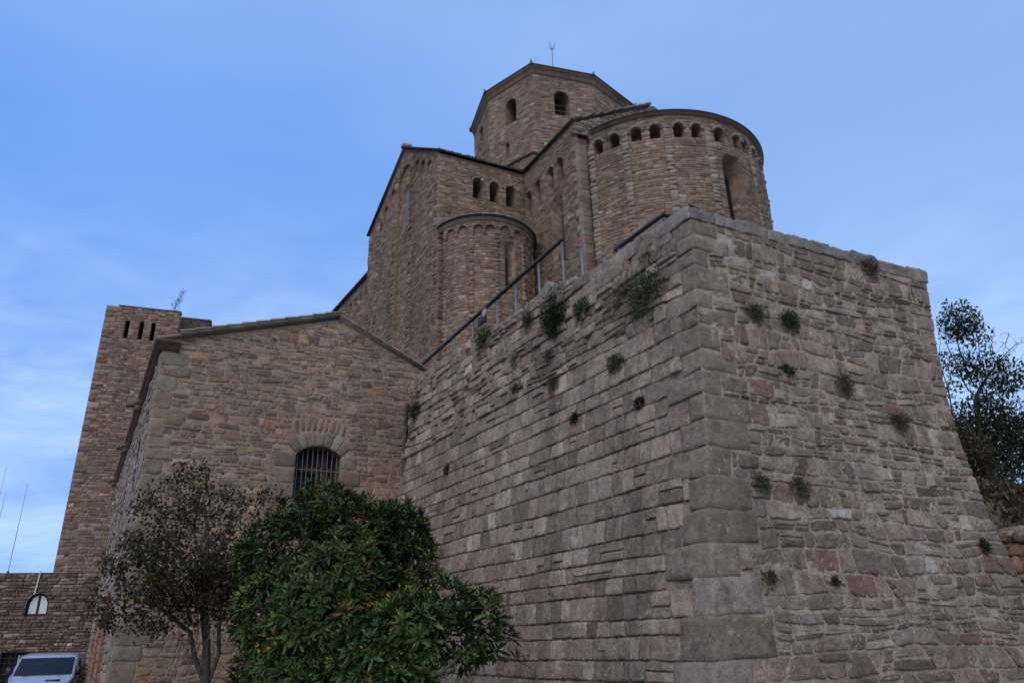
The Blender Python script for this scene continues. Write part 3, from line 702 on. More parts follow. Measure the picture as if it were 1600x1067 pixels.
# corner buttress beside the apse
rng = R(58); mb = MB(); S_bf = plane_map(Wp(EW - .03, CT + .14), AE, NE); S_bs = plane_map(Wp(EW - .05, CT + .14), AG + 180, NG)
z = ZT; k = 0
while z < 27.3:
    hgt = rng.uniform(.3, .55); c = pick(rng, [(.235, .19, .165, 3), (.21, .145, .12, 2), (.22, .16, .13, 2)], 1)[0][None]
    lay(mb, S_bf, [[(0, z), (.62, z), (.62, z + hgt), (0, z + hgt)]], rng, PAL_C, gap=.006, h=.008, hv=.2, cols=c, skirt=.5, rnd=.02, wob=.012)
    a = (.5, .28)[k % 2]; k += 1
    lay(mb, S_bs, [[(0, z), (a, z), (a, z + hgt), (0, z + hgt)]], rng, PAL_C, gap=.006, h=.012, hv=.2, cols=c, rnd=.02, wob=.012); z += hgt
slab(mb, [P3(EW - .12, CT + .35, 27.52), P3(EW + .75, CT + .35, 27.6), P3(EW + .75, CT - .3, 28.1), P3(EW - .12, CT - .3, 28.0)], .1, EAVE)
mb.build('buttress', M_church, church)
# --- big apse
ac, ar = Wp(11.7, 4.0), 6.2; A1 = 222.0
S_ap = cyl_map(ac, ar, A1)
def bu(th): return radians(A1 - (th % 360)) * ar
UL = bu(90)
rng = R(59); mb = MB()
nich = [opening(bu(t), .56, 25.58, 26.15, ring=.15) for t in (-142.6, -151.4, -162.3, -171.4, 177.3, 173.0 - .0, 162.9 - 5.2, 149.2 - .5, 137.5, 128.5, 117, 107)]
nich[5] = opening(bu(168.5 + .0), .56, 25.58, 26.15, ring=.15); nich[6] = opening(bu(155.8), .7, 25.52, 26.12, ring=.15); nich[7] = opening(bu(144.2), .56, 25.6, 26.15, ring=.15)
awin = opening(bu(150.2), 1.45, 20.0, 24.25, ring=.0)
far_field(mb, S_ap, rng, ZT, 27.0, lambda z: (0, UL), PAL_C, nich + [awin], hr=(.1, .2), wr=(.22, .6))
bed(mb, S_ap, [(0, ZT), (UL, ZT), (UL, 27.02), (0, 27.02)], nich + [awin], MORT_C, step=.35, d=-.012)
for o in nich: lay(mb, S_ap, voussoirs(o, .15, 9), rng, [(.24, .195, .165, 2), (.27, .225, .19, 1)], gap=.006, h=.10, hv=.1, rnd=.04)
mb.build('apse_wall', M_church, church)
for o in nich: window_part(S_ap, o, .75, rng, PAL_C, church, splay=.95)
m = MB(); inn = reveal(m, S_ap, awin, .85, rng, PAL_C, splay=.82, back=False, seg=.22); aw = m.build('window', M_church, church)
m = MB(); P = S_ap(inn[:, 0], inn[:, 1], np.full(len(inn), -.84)); m.add(P, [[list(range(len(P)))]], DARK); m.build('pane', M_old, aw)  # near-black sheet in place of the unlit space behind the window
for t in (-138.5, -156.8, -176.8, 162.6, 132.5, 112):
    m = MB(); lay(m, S_ap, strip_quads(rng, bu(t) - .19, bu(t) + .19, ZT, 26.3, (.16, .34)), rng, [(.25, .195, .16, 3), (.225, .155, .125, 2), (.29, .24, .205, 1.2)], gap=.005, h=.10, hv=.04, rough=.003, rnd=.02, wob=.008); m.build('pilaster', M_church, church)
mb = MB(); th = np.radians(np.linspace(221, 80, 60)); nr = np.stack([np.sin(th), np.cos(th)], -1)
sweep(mb, ac + nr * ar, nr, [(-.1, 26.98), (.08, 26.98), (.12, 27.05), (.25, 27.12), (-.1, 27.12)], (.19, .13, .10)); mb.build('cornice', M_church, church)
mb = MB(); sweep(mb, ac + nr * ar, nr, [(-1.2, 27.12), (.285, 27.12), (.29, 27.155), (-1.2, 27.7)], (.06, .052, .048)); 
for i in range(59):
    a, b = th[i], th[i + 1]
    mb.quad([ac[0] + 5 * sin(a), ac[1] + 5 * cos(a), 27.66], [ac[0] + 5 * sin(b), ac[1] + 5 * cos(b), 27.66], [ac[0] + 1.2 * sin(b), ac[1] + 1.2 * cos(b), 28.7], [ac[0] + 1.2 * sin(a), ac[1] + 1.2 * cos(a), 28.7], (.15, .13, .11))
mb.build('apse_roof', M_eave, church)
# --- octagonal crossing tower
OE = [(-2.809, 46.838), (-1.478, 42.632), (1.83, 39.816), (6.244, 41.156), (9.675, 44.513)]
OE = [np.array(p) for p in OE]; oc = (OE[0] + OE[4]) / 2; OE += [2 * oc - OE[i] for i in (1, 2, 3)]
OW = [oc + (p - oc) * .95 for p in OE]; ZO = 38.5
rng = R(60)
fo = {0: [opening(2.06, 1.0, 35.3, 36.7)], 1: [opening(2.05, .98, 34.85, 36.45), opening(1.66, .34, 32.1, 33.2)], 2: [opening(2.05, 1.12, 34.7, 36.3), opening(1.65, .5, 32.3, 32.95)], 3: [opening(1.97, .6, 35.4, 36.5)]}
ot = None
mb = MB(); wl = []
for i in range(8):
    a, b = OW[i], OW[(i + 1) % 8]; S, Lw = seg_map(a, b); ops = fo.get(i, [])
    # outside of the wall must look away from the centre
    if (np.array(S([Lw / 2], [0.0], [1.0])[0, :2]) - oc) @ ((a + b) / 2 - oc) < ((a + b) / 2 - oc) @ ((a + b) / 2 - oc): S = plane_map(a, degrees(atan2(*(b - a))), degrees(atan2(*(b - a))) - 90)
    if i < 4: far_field(mb, S, rng, 28.5, ZO, lambda z: (0, Lw), tone(PAL_C, 1.07), ops, hr=(.1, .21), wr=(.22, .6))
    bed(mb, S, [(0, 28.5), (Lw, 28.5), (Lw, ZO), (0, ZO)], ops, MORT_C, step=.9, d=-.012); wl.append((S, ops))
tw = mb.build('crossing_tower_wall', M_church, church)
for S, ops in wl:
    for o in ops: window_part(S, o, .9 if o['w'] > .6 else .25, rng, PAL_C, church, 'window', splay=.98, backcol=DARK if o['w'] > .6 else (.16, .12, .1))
m = MB(); S, ops = wl[2]
for z in (35.75, 35.3, 34.95): tube(m, S([1.5, 2.6], [z, z], [-.2, -.2]), .018, 5, (.4, .4, .42))
m.build('window_bar', M_galv, church)
mb = MB(); EN = []
nrm = [(p - oc) / np.linalg.norm(p - oc) for p in OW]
sweep(mb, OW, nrm, [(-.3, ZO - .55), (.06, ZO - .55), (.09, ZO - .35), (.2, ZO - .1), (.34, ZO), (-.3, ZO)], (.18, .125, .10), closed=True); mb.build('cornice', M_church, church)
mb = MB(); sweep(mb, OW, nrm, [(-.5, ZO), (.40, ZO), (.41, ZO + .07), (-.5, ZO + .3)], (.05, .042, .04), closed=True)
ap = [*oc, ZO + 2.4]; tops = [[*(oc + (p - oc) * .97), ZO + .22] for p in OE]
for i in range(8): mb.add([tops[i], tops[(i + 1) % 8], ap], [[[0, 1, 2]]], (.12, .10, .09))
rf = mb.build('crossing_tower_roof', M_eave, church)
for i in range(5):
    p = oc + (OE[i] - oc) * 1.0; m = MB(); tube(m, [[*p, ZO + .05], [*p, ZO + .18], [*(p + nrm[i] * .05), ZO + .3], [*(p + nrm[i] * .12), ZO + .36]], [.1, .09, .06, .02], 8, (.10, .14, .12)); m.build('corner_finial', M_eave, rf)
m = MB(); px_, py_ = 3.80, 45.7
tube(m, [[px_, py_, ZO + 2.0], [px_, py_, 45.55]], [.045, .03], 6, (.2, .2, .21))
for a in range(4): tube(m, [[px_, py_, 45.3], [px_ + .22 * sin(a * 1.57 + .6), py_ + .22 * cos(a * 1.57 + .6), 45.6], [px_ + .3 * sin(a * 1.57 + .6), py_ + .3 * cos(a * 1.57 + .6), 45.85]], .022, 5, (.25, .25, .26))
m.build('lightning_rod', M_galv, church)
# square base of the tower with its own little dark eave
rng = R(61); mb = MB(); ba, bb, bc_ = np.array([-.6, 40.45]), np.array([1.62, 38.6]), np.array([3.0, 38.95])
for p, q in ((ba, bb), (bb, bc_)):
    S, Lw = seg_map(p, q)
    far_field(mb, S, rng, 26, 30.2, lambda z: (0, Lw), PAL_C); bed(mb, S, [(0, 26), (Lw, 26), (Lw, 30.2), (0, 30.2)], [], MORT_C, d=-.012)
mb.build('tower_base', M_church, church)
mb = MB(); nn = [D(-139)[:2], D(-160)[:2] * 1.1, D(164)[:2]]
sweep(mb, [ba, bb, bc_], nn, [(-1.5, 31.0), (.12, 30.15), (.12, 30.27), (-1.5, 31.3)], EAVE); mb.build('tower_base_roof', M_eave, church)
# ------------------------------------------------------------------ gabled house against the bastion
HC = np.array([-7.40, 14.41]); HA, HB = 64.0, -30.0
S_fr = plane_map(HC, HA, HA + 90); S_sd = plane_map(HC, HB + 180, HB - 90)     # front gable; long side seen edge-on (u negative = further back)
house = thing('gabled_house', 'gabled stone house with a barred window built against the left flank of the bastion', 'house', (*HC, GZ))
FW = 6.6; FA = 3.63
def ftop(u): return np.where(u < FA, 7.74 + (8.86 - 7.74) * u / FA, 8.86 - .478 * (u - FA))
fwin = opening(3.43, .98, 3.9, 5.56, .20, ring=.34)
rng = R(71); mb = MB()
fq = []; z = GZ - .2
while z < 7.5: h = rng.uniform(.18, .40); fq.append((z, min(z + h, 7.62), rng.uniform(.22, .7), rng.uniform(.3, .7))); z += h
def fiv(z):
    e = next((q[2] for q in fq if q[0] <= z < q[1]), 0.0)
    if z < 7.74: return (e, FW)
    return (FA - (8.86 - z) / .3085, min(FW, FA + (8.86 - z) / .478))
jambs = []; z = 3.9
for i in range(5):
    h = (.36, .30, .36, .34, .30)[i]; jambs.append((z, z + h, (.5, .28, .62, .30, .45)[i], (.30, .55, .28, .45, .34)[i])); z += h
rel = [[(2.86 + i * .125, 6.10 - .02 * (i - 4) ** 2 / 4), (2.86 + i * .125 + .10, 6.10 - .02 * (i - 4) ** 2 / 4), (2.83 + i * .133 + .11, 6.40 - .02 * (i - 4) ** 2 / 4), (2.83 + i * .133, 6.40 - .02 * (i - 4) ** 2 / 4)] for i in range(9)]
def fcut(va, vb, iv):
    mid = (va + vb) / 2; rm = []
    if 3.9 < mid < 5.62:
        a, b = next(((q[2], q[3]) for q in jambs if q[0] <= mid < q[1]), (.3, .3)); rm.append((fwin['uc'] - .49 - a, fwin['uc'] + .49 + b))
    elif 5.62 <= mid < 6.08: rm.append((fwin['uc'] - .82 + (mid - 5.6) * .9, fwin['uc'] + .82 - (mid - 5.6) * .9))
    elif 6.08 <= mid < 6.40: rm.append((2.80, 4.05))
    for (p, q) in rm: iv = [x for (a, b) in iv for x in ((a, min(b, p)), (max(a, q), b)) if x[1] - x[0] > .04]
    return iv
Q = make_rows(rng, GZ - .2, 8.86, (.075, .18), (.12, .36), fiv, fcut, slant=.2, split=.12, wav=.035, wfreq=1.6)
lay(mb, S_fr, Q, rng, PAL_H, gap=.026, h=.009, hv=1.0, n=(8, 6), rnd=.08, rough=.0045, wob=.06, skirt=.05, clamp=lambda u, v: (u, np.minimum(v, ftop(u))), jit=.16)
bed(mb, S_fr, [(0, GZ - .2), (FW, GZ - .2), (FW, float(ftop(np.array(FW)))), (FA, 8.86), (0, 7.74)], [fwin], MORT_H, step=.4, d=.0)
lay(mb, S_fr, np.array(rel), rng, PAL_H, gap=.02, h=.02, n=(5, 6), rnd=.15)
mb.build('front_wall', M_house, house)
mb = MB(); k = 0
for (z0, z1, a, b) in fq:
    c = pick(rng, PAL_HQ, 1, .1)
    lay(mb, S_fr, [[(0, z0), (a, z0), (a, z1), (0, z1)]], rng, PAL_HQ, gap=.010, h=.010, hv=.3, n=(9, 7), rnd=.05, rough=.005, wob=.05, cols=c)
    lay(mb, S_sd, [[(-b, z0), (0, z0), (0, z1), (-b, z1)]], rng, PAL_HQ, gap=.008, h=.016, hv=.2, n=(7, 6), rnd=.04, rough=.004, cols=c)
mb.build('quoin_corner', M_house, house)
# barred window
m = MB(); lay(m, S_fr, voussoirs(fwin, .34, 7), rng, PAL_HQ, gap=.008, h=.022, hv=.1, n=(7, 7), rnd=.05, rough=.003)
lay(m, S_fr, [[(fwin['uc'] - .49 - a, z0), (fwin['uc'] - .49, z0), (fwin['uc'] - .49, z1), (fwin['uc'] - .49 - a, z1)] for z0, z1, a, b in jambs] + [[(fwin['uc'] + .49, z0), (fwin['uc'] + .49 + b, z0), (fwin['uc'] + .49 + b, z1), (fwin['uc'] + .49, z1)] for z0, z1, a, b in jambs], rng, PAL_HQ, gap=.008, h=.02, hv=.15, n=(8, 7), rnd=.05, rough=.004)
inn = reveal(m, S_fr, fwin, .42, rng, PAL_HQ, front=.0, back=False)
wnd = m.build('window', M_house, house); wnd['label'] = 'barred window under a shallow stone arch'
m = MB(); P = S_fr(inn[:, 0], inn[:, 1], np.full(len(inn), -.42)); m.add(P, [[list(range(len(P)))]], (.03, .033, .037)); m.build('pane', plain('window_glass', (.02, .022, .025), .4, spec=.1), wnd)
m = MB(); uc = fwin['uc']
for a, b, c, d in ((-.49, -.42, 3.9, 5.6), (.42, .49, 3.9, 5.6), (.02, .10, 3.9, 5.7), (.16, .24, 3.9, 5.7), (-.49, .49, 5.22, 5.36)):
    o = S_fr([uc + a], [c], [-.40])[0]; m.box(o, D(HA) * (b - a), D(HA + 90) * .06, [0, 0, d - c], (.10, .05, .032))
m.build('frame', M_wood, wnd)
m = MB()
for i in range(9): 
    u = uc - .43 + i * .1075; w_ = .012 * sin(i * 2.3)
    tube(m, S_fr([u, u + w_, u], [3.9, 4.8, 5.74 - .16 * ((i - 4) / 4.) ** 2], [-.13] * 3), .010, 6, (.09, .09, .095))
for z in (5.25, 4.5): tube(m, S_fr([uc - .49, uc + .49], [z, z - .01], [-.115] * 2), .012, 6, (.16, .16, .17))
m.build('bars', M_galv, wnd)
# side wall, very steeply foreshortened
rng = R(73); mb = MB(); SLn = 15.0
so = [opening(-u, .8, 5.1, 6.0, .3) for u in (2.9, 6.6, 9.9, 12.8)] + [opening(-u, 1.3, GZ, 2.3, .45) for u in (4.2, 7.4, 10.6)]
Q = make_rows(rng, GZ - .2, 7.6, (.12, .26), (.25, .6), lambda z: (-SLn, -.55), cut_rows(so), slant=.15, wav=.03)
lay(mb, S_sd, Q, rng, [(.25, .20, .17, 3), (.225, .175, .148, 2), (.28, .235, .20, 1.2)], gap=.02, h=.012, hv=1, n=(5, 5), rnd=.15, rough=.006, clamp=op_push(so, .01))
bed(mb, S_sd, [(-SLn, GZ - .2), (0, GZ - .2), (0, 7.62), (-SLn, 7.62)], so, (.27, .22, .18), step=.6, d=.0)
mb.build('side_wall', M_house, house)
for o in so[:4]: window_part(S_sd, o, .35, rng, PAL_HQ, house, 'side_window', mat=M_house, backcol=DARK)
for o in so[4:]:
    m = MB(); PB = [(.26, .085, .045, 1), (.22, .075, .045, 1)]
    for sg in (-1, 1): lay(m, S_sd, strip_quads(rng, o['uc'] + (-.65 - .24 if sg < 0 else .65), o['uc'] + (-.65 if sg < 0 else .65 + .24), GZ, 2.35, (.07, .08)), rng, PB, gap=.008, h=.02)
    lay(m, S_sd, voussoirs(o, .24, 17), rng, PB, gap=.008, h=.02); reveal(m, S_sd, o, .4, rng, PB, front=.0, backcol=(.05, .04, .035)); m.build('brick_doorway', M_house, house)
mb = MB(); bk = HC + SLn * D(HB)[:2]; fr = HC + FW * D(HA)[:2]; bf = bk + FW * D(HA)[:2]
mb.quad([*bk, GZ], [*bf, GZ], [*bf, 7.6], [*bk, 7.6], (.22, .19, .165)); mb.build('back_wall', M_house, house)
# dark moulded cornice along the side eave, returned round the corner
mb = MB(); nS, nF = D(HB - 90)[:2], D(HA + 90)[:2]; nc = (nS + nF) / (1 + float(nS @ nF))
prof = [(-.1, 7.52), (.03, 7.52), (.05, 7.56), (.10, 7.60), (.11, 7.66), (.16, 7.69), (.17, 7.745), (-.1, 7.76)]
sweep(mb, [bk, HC, HC + .33 * D(HA)[:2]], [nS, nc, nF], prof, (.085, .052, .045)); mb.build('cornice', M_wood, house)
for u, l in ((3.5, .34), (8.2, .30), (13.6, .30)):
    m = MB(); p = HC + u * D(HB)[:2]; a = 0
    m.box([*(p + nS * .08), 7.30], np.r_[D(HB)[:2] * .22, 0], np.r_[nS * l, -.04], [0, 0, .16], (.15, .115, .095)); m.box([*(p + nS * .08), 7.16], np.r_[D(HB)[:2] * .22, 0], np.r_[nS * l * .45, 0], [0, 0, .137], (.12, .09, .075))
    m.build('water_spout', M_house, house)
# roof: two slopes, overlapping verge tiles on the left slope
def F3(u, off, z): return np.array([*(HC + u * D(HA)[:2] + off * D(HA + 90)[:2]), z])
mb = MB(); bkv = SLn * D(HB)[:2]
for (ua, za, ub, zb) in ((-.16, 7.72, FA, 8.89), (FA, 8.89, FW + .2, 8.89 - .478 * (FW + .2 - FA))):
    a, b = F3(ua, .10, za + .07), F3(ub, .10, zb + .07); c, d = b + np.r_[bkv, 0], a + np.r_[bkv, 0]
    slab(mb, [a, b, c, d], .055, (.19, .155, .125))
rf = mb.build('roof', M_tile, house)
mb = MB(); rng = R(75); n_ = 11
for i in range(n_):
    u0 = .30 + i * (FA - .30) / n_; u1 = u0 + (FA - .30) / n_ * 1.12; sl = .3085; z0 = 7.74 + sl * u0 + .075; c = pick(rng, [(.36, .30, .23, 2), (.30, .25, .20, 1), (.33, .24, .17, 1)], 1)[0]
    for k, (o0, o1, dz) in enumerate(((.13, -.05, .03), (.16, -.02, .075))):
        a = F3(u0 - .02 * k, o0, z0 + dz + .02); b = F3(u1 - .02 * k, o0, z0 + dz + sl * (u1 - u0) - .012); slab(mb, [a, b, b + np.r_[-D(HA + 90)[:2] * .5, 0], a + np.r_[-D(HA + 90)[:2] * .5, 0]], .036, c)
mb.build('verge_tiles', M_tile, rf)
mb = MB()
for i in range(8):
    u0 = FA + i * .26; c = pick(rng, [(.20, .16, .13, 2), (.16, .13, .11, 1)], 1)[0]; a = F3(u0, .13, 8.98 - .478 * i * .26); b = F3(u0 + .29, .13, 8.96 - .478 * (i * .26 + .29)); slab(mb, [a, b, b + np.r_[-D(HA + 90)[:2] * .4, 0], a + np.r_[-D(HA + 90)[:2] * .4, 0]], .04, c)
mb.build('verge_tiles', M_tile, rf)
# rain pipe in the corner with the bastion
m = MB(); tube(m, S_fr([5.37, 5.36, 5.36, 5.37], [6.85, 6.7, 4.0, GZ], [.22, .10, .10, .10]), .045, 10, (.06, .045, .045))
for z in (6.3, 5.2, 4.1): tube(m, S_fr([5.36, 5.36], [z, z + .05], [.10, .10]), .056, 10, (.05, .04, .04))
m.build('rain_pipe', M_pipe, house)

# ------------------------------------------------------------------ castle tower behind
TP = np.array([-28.591, 46.985]); TA = 70.0; TZ = 24.5
tower = thing('castle_tower', 'tall plain square tower of weathered stone with three arrow slits, far left', 'tower', (*TP, 4))
S_t = plane_map(TP, TA, TA + 90); TW = 4.83
slit = [opening(u, .30, 22.05, 23.4, .02) for u in (1.50, 2.42, 3.18)]
rng = R(81); mb = MB()
def tcl(u, v): return u, np.minimum(v, 24.45 + .04 * np.sin(u * 7) - .25 * np.clip(.35 - u, 0, 1))
far_field(mb, S_t, rng, 3.0, TZ, lambda z: (0, TW), PAL_T, slit, hr=(.13, .27), wr=(.22, .65), clamp=tcl, h=.02, gap=.014)
bed(mb, S_t, [(0, 3), (TW, 3), (TW, 24.4), (0, 24.2)], slit, MORT_C, step=1, d=-.012)
mb.build('wall', M_tower, tower)
mb = MB(); z = 3.0; k = 0
while z < 24.0:
    h = rng.uniform(.25, .5); a = (.75, .45)[k % 2]; k += 1; lay(mb, S_t, [[(0, z), (a, z), (a, z + h), (0, z + h)]], rng, PAL_T, gap=.01, h=.05, hv=.3, skirt=.3); z += h
mb.build('quoin_corner', M_tower, tower)
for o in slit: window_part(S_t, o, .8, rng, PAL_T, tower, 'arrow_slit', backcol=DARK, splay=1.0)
mb = MB(); bdir = D(-20)[:2]
p0, p1 = TP, TP + TW * D(TA)[:2]
mb.quad([*p0, 3], [*(p0 + bdir * 6), 3], [*(p0 + bdir * 6), 24.3], [*p0, 24.3], (.2, .16, .135)); mb.quad([*p1, 3], [*(p1 + bdir * 6), 3], [*(p1 + bdir * 6), 24.3], [*p1, 24.3], (.2, .16, .135))
mb.quad([*(p0 + bdir * .02), 24.25], [*(p1 + bdir * .02), 24.25], [*(p1 + bdir * 6), 24.25], [*(p0 + bdir * 6), 24.25], (.2, .16, .135)); mb.build('core', M_tower, tower)
mb = MB(); o = S_t([.75], [24.43], [.05])[0]; mb.box(o, D(TA) * (TW - .72), -D(TA + 90) * .6, [0, 0, .09], (.05, .045, .042)); mb.build('coping', M_eave, tower)
S_t2 = plane_map(p1 + bdir * 1.5, TA, TA + 90); mb = MB()
far_field(mb, S_t2, rng, 3, 24.6, lambda z: (-.1, 1.95), [(.11, .088, .078, 3), (.08, .065, .06, 2)], hr=(.13, .27), wr=(.22, .6)); bed(mb, S_t2, [(-.1, 3), (1.95, 3), (1.95, 24.62), (-.1, 24.62)], [], (.09, .075, .065), d=-.012)  # darker palette puts the shadow on this set-back face into its stone colour
o = S_t2([-.1], [24.62], [.05])[0]; mb.box(o, D(TA) * 2.12, -D(TA + 90) * 3, [0, 0, .1], (.05, .045, .042)); o = S_t2([1.952], [3], [-.02])[0]; mb.box(o, D(TA) * .03, -D(TA + 90) * 3, [0, 0, 21.6], (.05, .045, .042))
mb.build('stair_turret', M_old, tower)

# ------------------------------------------------------------------ low dark wall closing the yard
LP = np.array([-20.204, 29.796]); LA = 80.0; S_l = plane_map(LP, LA, LA + 90)
yard = thing('yard_wall', 'low blackened stone wall with a small arched window behind the parked van', 'wall', (*(LP + 1.5 * D(LA)[:2]), GZ))
lw = opening(1.56, .84, 3.02, 3.5, .38); lg = opening(1.12, 1.0, .7, 1.75, .04)
rng = R(91); mb = MB()
far_field(mb, S_l, rng, GZ - .2, 4.6, lambda z: (-7, 5.2), PAL_O, [lw, lg], hr=(.08, .19), wr=(.14, .42), h=.03, clamp=lambda u, v: (u, np.minimum(v, 4.6 + .03 * np.sin(u * 6))))
bed(mb, S_l, [(-7, GZ - .2), (5.2, GZ - .2), (5.2, 4.58), (-7, 4.58)], [lw, lg], (.09, .075, .068), step=.8, d=-.012)
o = S_l([-7], [4.58], [.02])[0]; mb.box(o, D(LA) * 12.2, -D(LA + 90) * .7, [0, 0, .05], (.07, .06, .055))
mb.build('masonry', M_old, yard)
m = MB(); inn = reveal(m, S_l, lw, .18, rng, PAL_O, back=False); wnd = m.build('window', M_old, yard)
m = MB(); P = S_l(inn[:, 0], inn[:, 1], np.full(len(inn), -.17)); m.add(P, [[list(range(len(P)))]], (.02, .02, .022)); m.build('frame', M_iron, wnd)
for sg in (-1, 1):
    m = MB(); pts = [(lw['uc'] + sg * .05, 3.12), (lw['uc'] + sg * .32, 3.12), (lw['uc'] + sg * .31, 3.5), (lw['uc'] + sg * .22, 3.70), (lw['uc'] + sg * .05, 3.79)]
    P = S_l([p[0] for p in pts], [p[1] for p in pts], [-.155] * 5); m.add(P, [[list(range(5))]], (.55, .58, .60)); m.build('pane', M_white, wnd)  # pale panes: the reflected sky is painted in as plain colour
m = MB(); inn = reveal(m, S_l, lg, .3, rng, PAL_O, backcol=(.02, .02, .022)); gw = m.build('window', M_old, yard)
m = MB()
for i in range(6): tube(m, S_l([lg['uc'] - .42 + i * .168] * 2, [.7, 1.8], [.02] * 2), .016, 6, (.03, .03, .03))
for i in range(6): tube(m, S_l([lg['uc'] - .5, lg['uc'] + .5], [.8 + i * .19] * 2, [.035] * 2), .014, 6, (.03, .03, .03))
m.build('bars', M_iron, gw)
m = MB(); o = S_l([1.22], [.9], [-.2])[0]; m.box(o, D(LA) * .14, D(LA + 90) * .04, [0, 0, .75], (.6, .62, .64)); m.build('shutter', M_white, gw)
m = MB(); tube(m, S_l([1.48, 1.42], [4.68, 3.82], [.06, .06]), .028, 8, (.5, .48, .44)); m.build('white_pipe', M_white, yard)
for i, (az_, r_, zt, lab) in enumerate(((-33.74, 37.5, 8.45, 'tallest thin whip antenna in full view, standing on the yard wall'), (-34.82, 37.5, 7.9, 'thin whip antenna rising at the left picture edge, second from the edge'), (-35.1, 40, 9.5, 'thin whip antenna at the extreme left edge, only its tip in view'))):
    p = D(az_)[:2] * r_; m = MB(); t = thing('whip_antenna', lab, 'antenna', (*p, 4.0), 'thin antennas above the yard wall'); tube(m, [[*p, 4.0], [*p, zt]], [.022, .012], 6, (.5, .5, .5)); m.build('rod', M_white, t)
    m = MB(); tube(m, [[*p, 4.55], [*p, 4.85]], .05, 8, (.3, .3, .3), True); m.build('mount', M_galv, t)

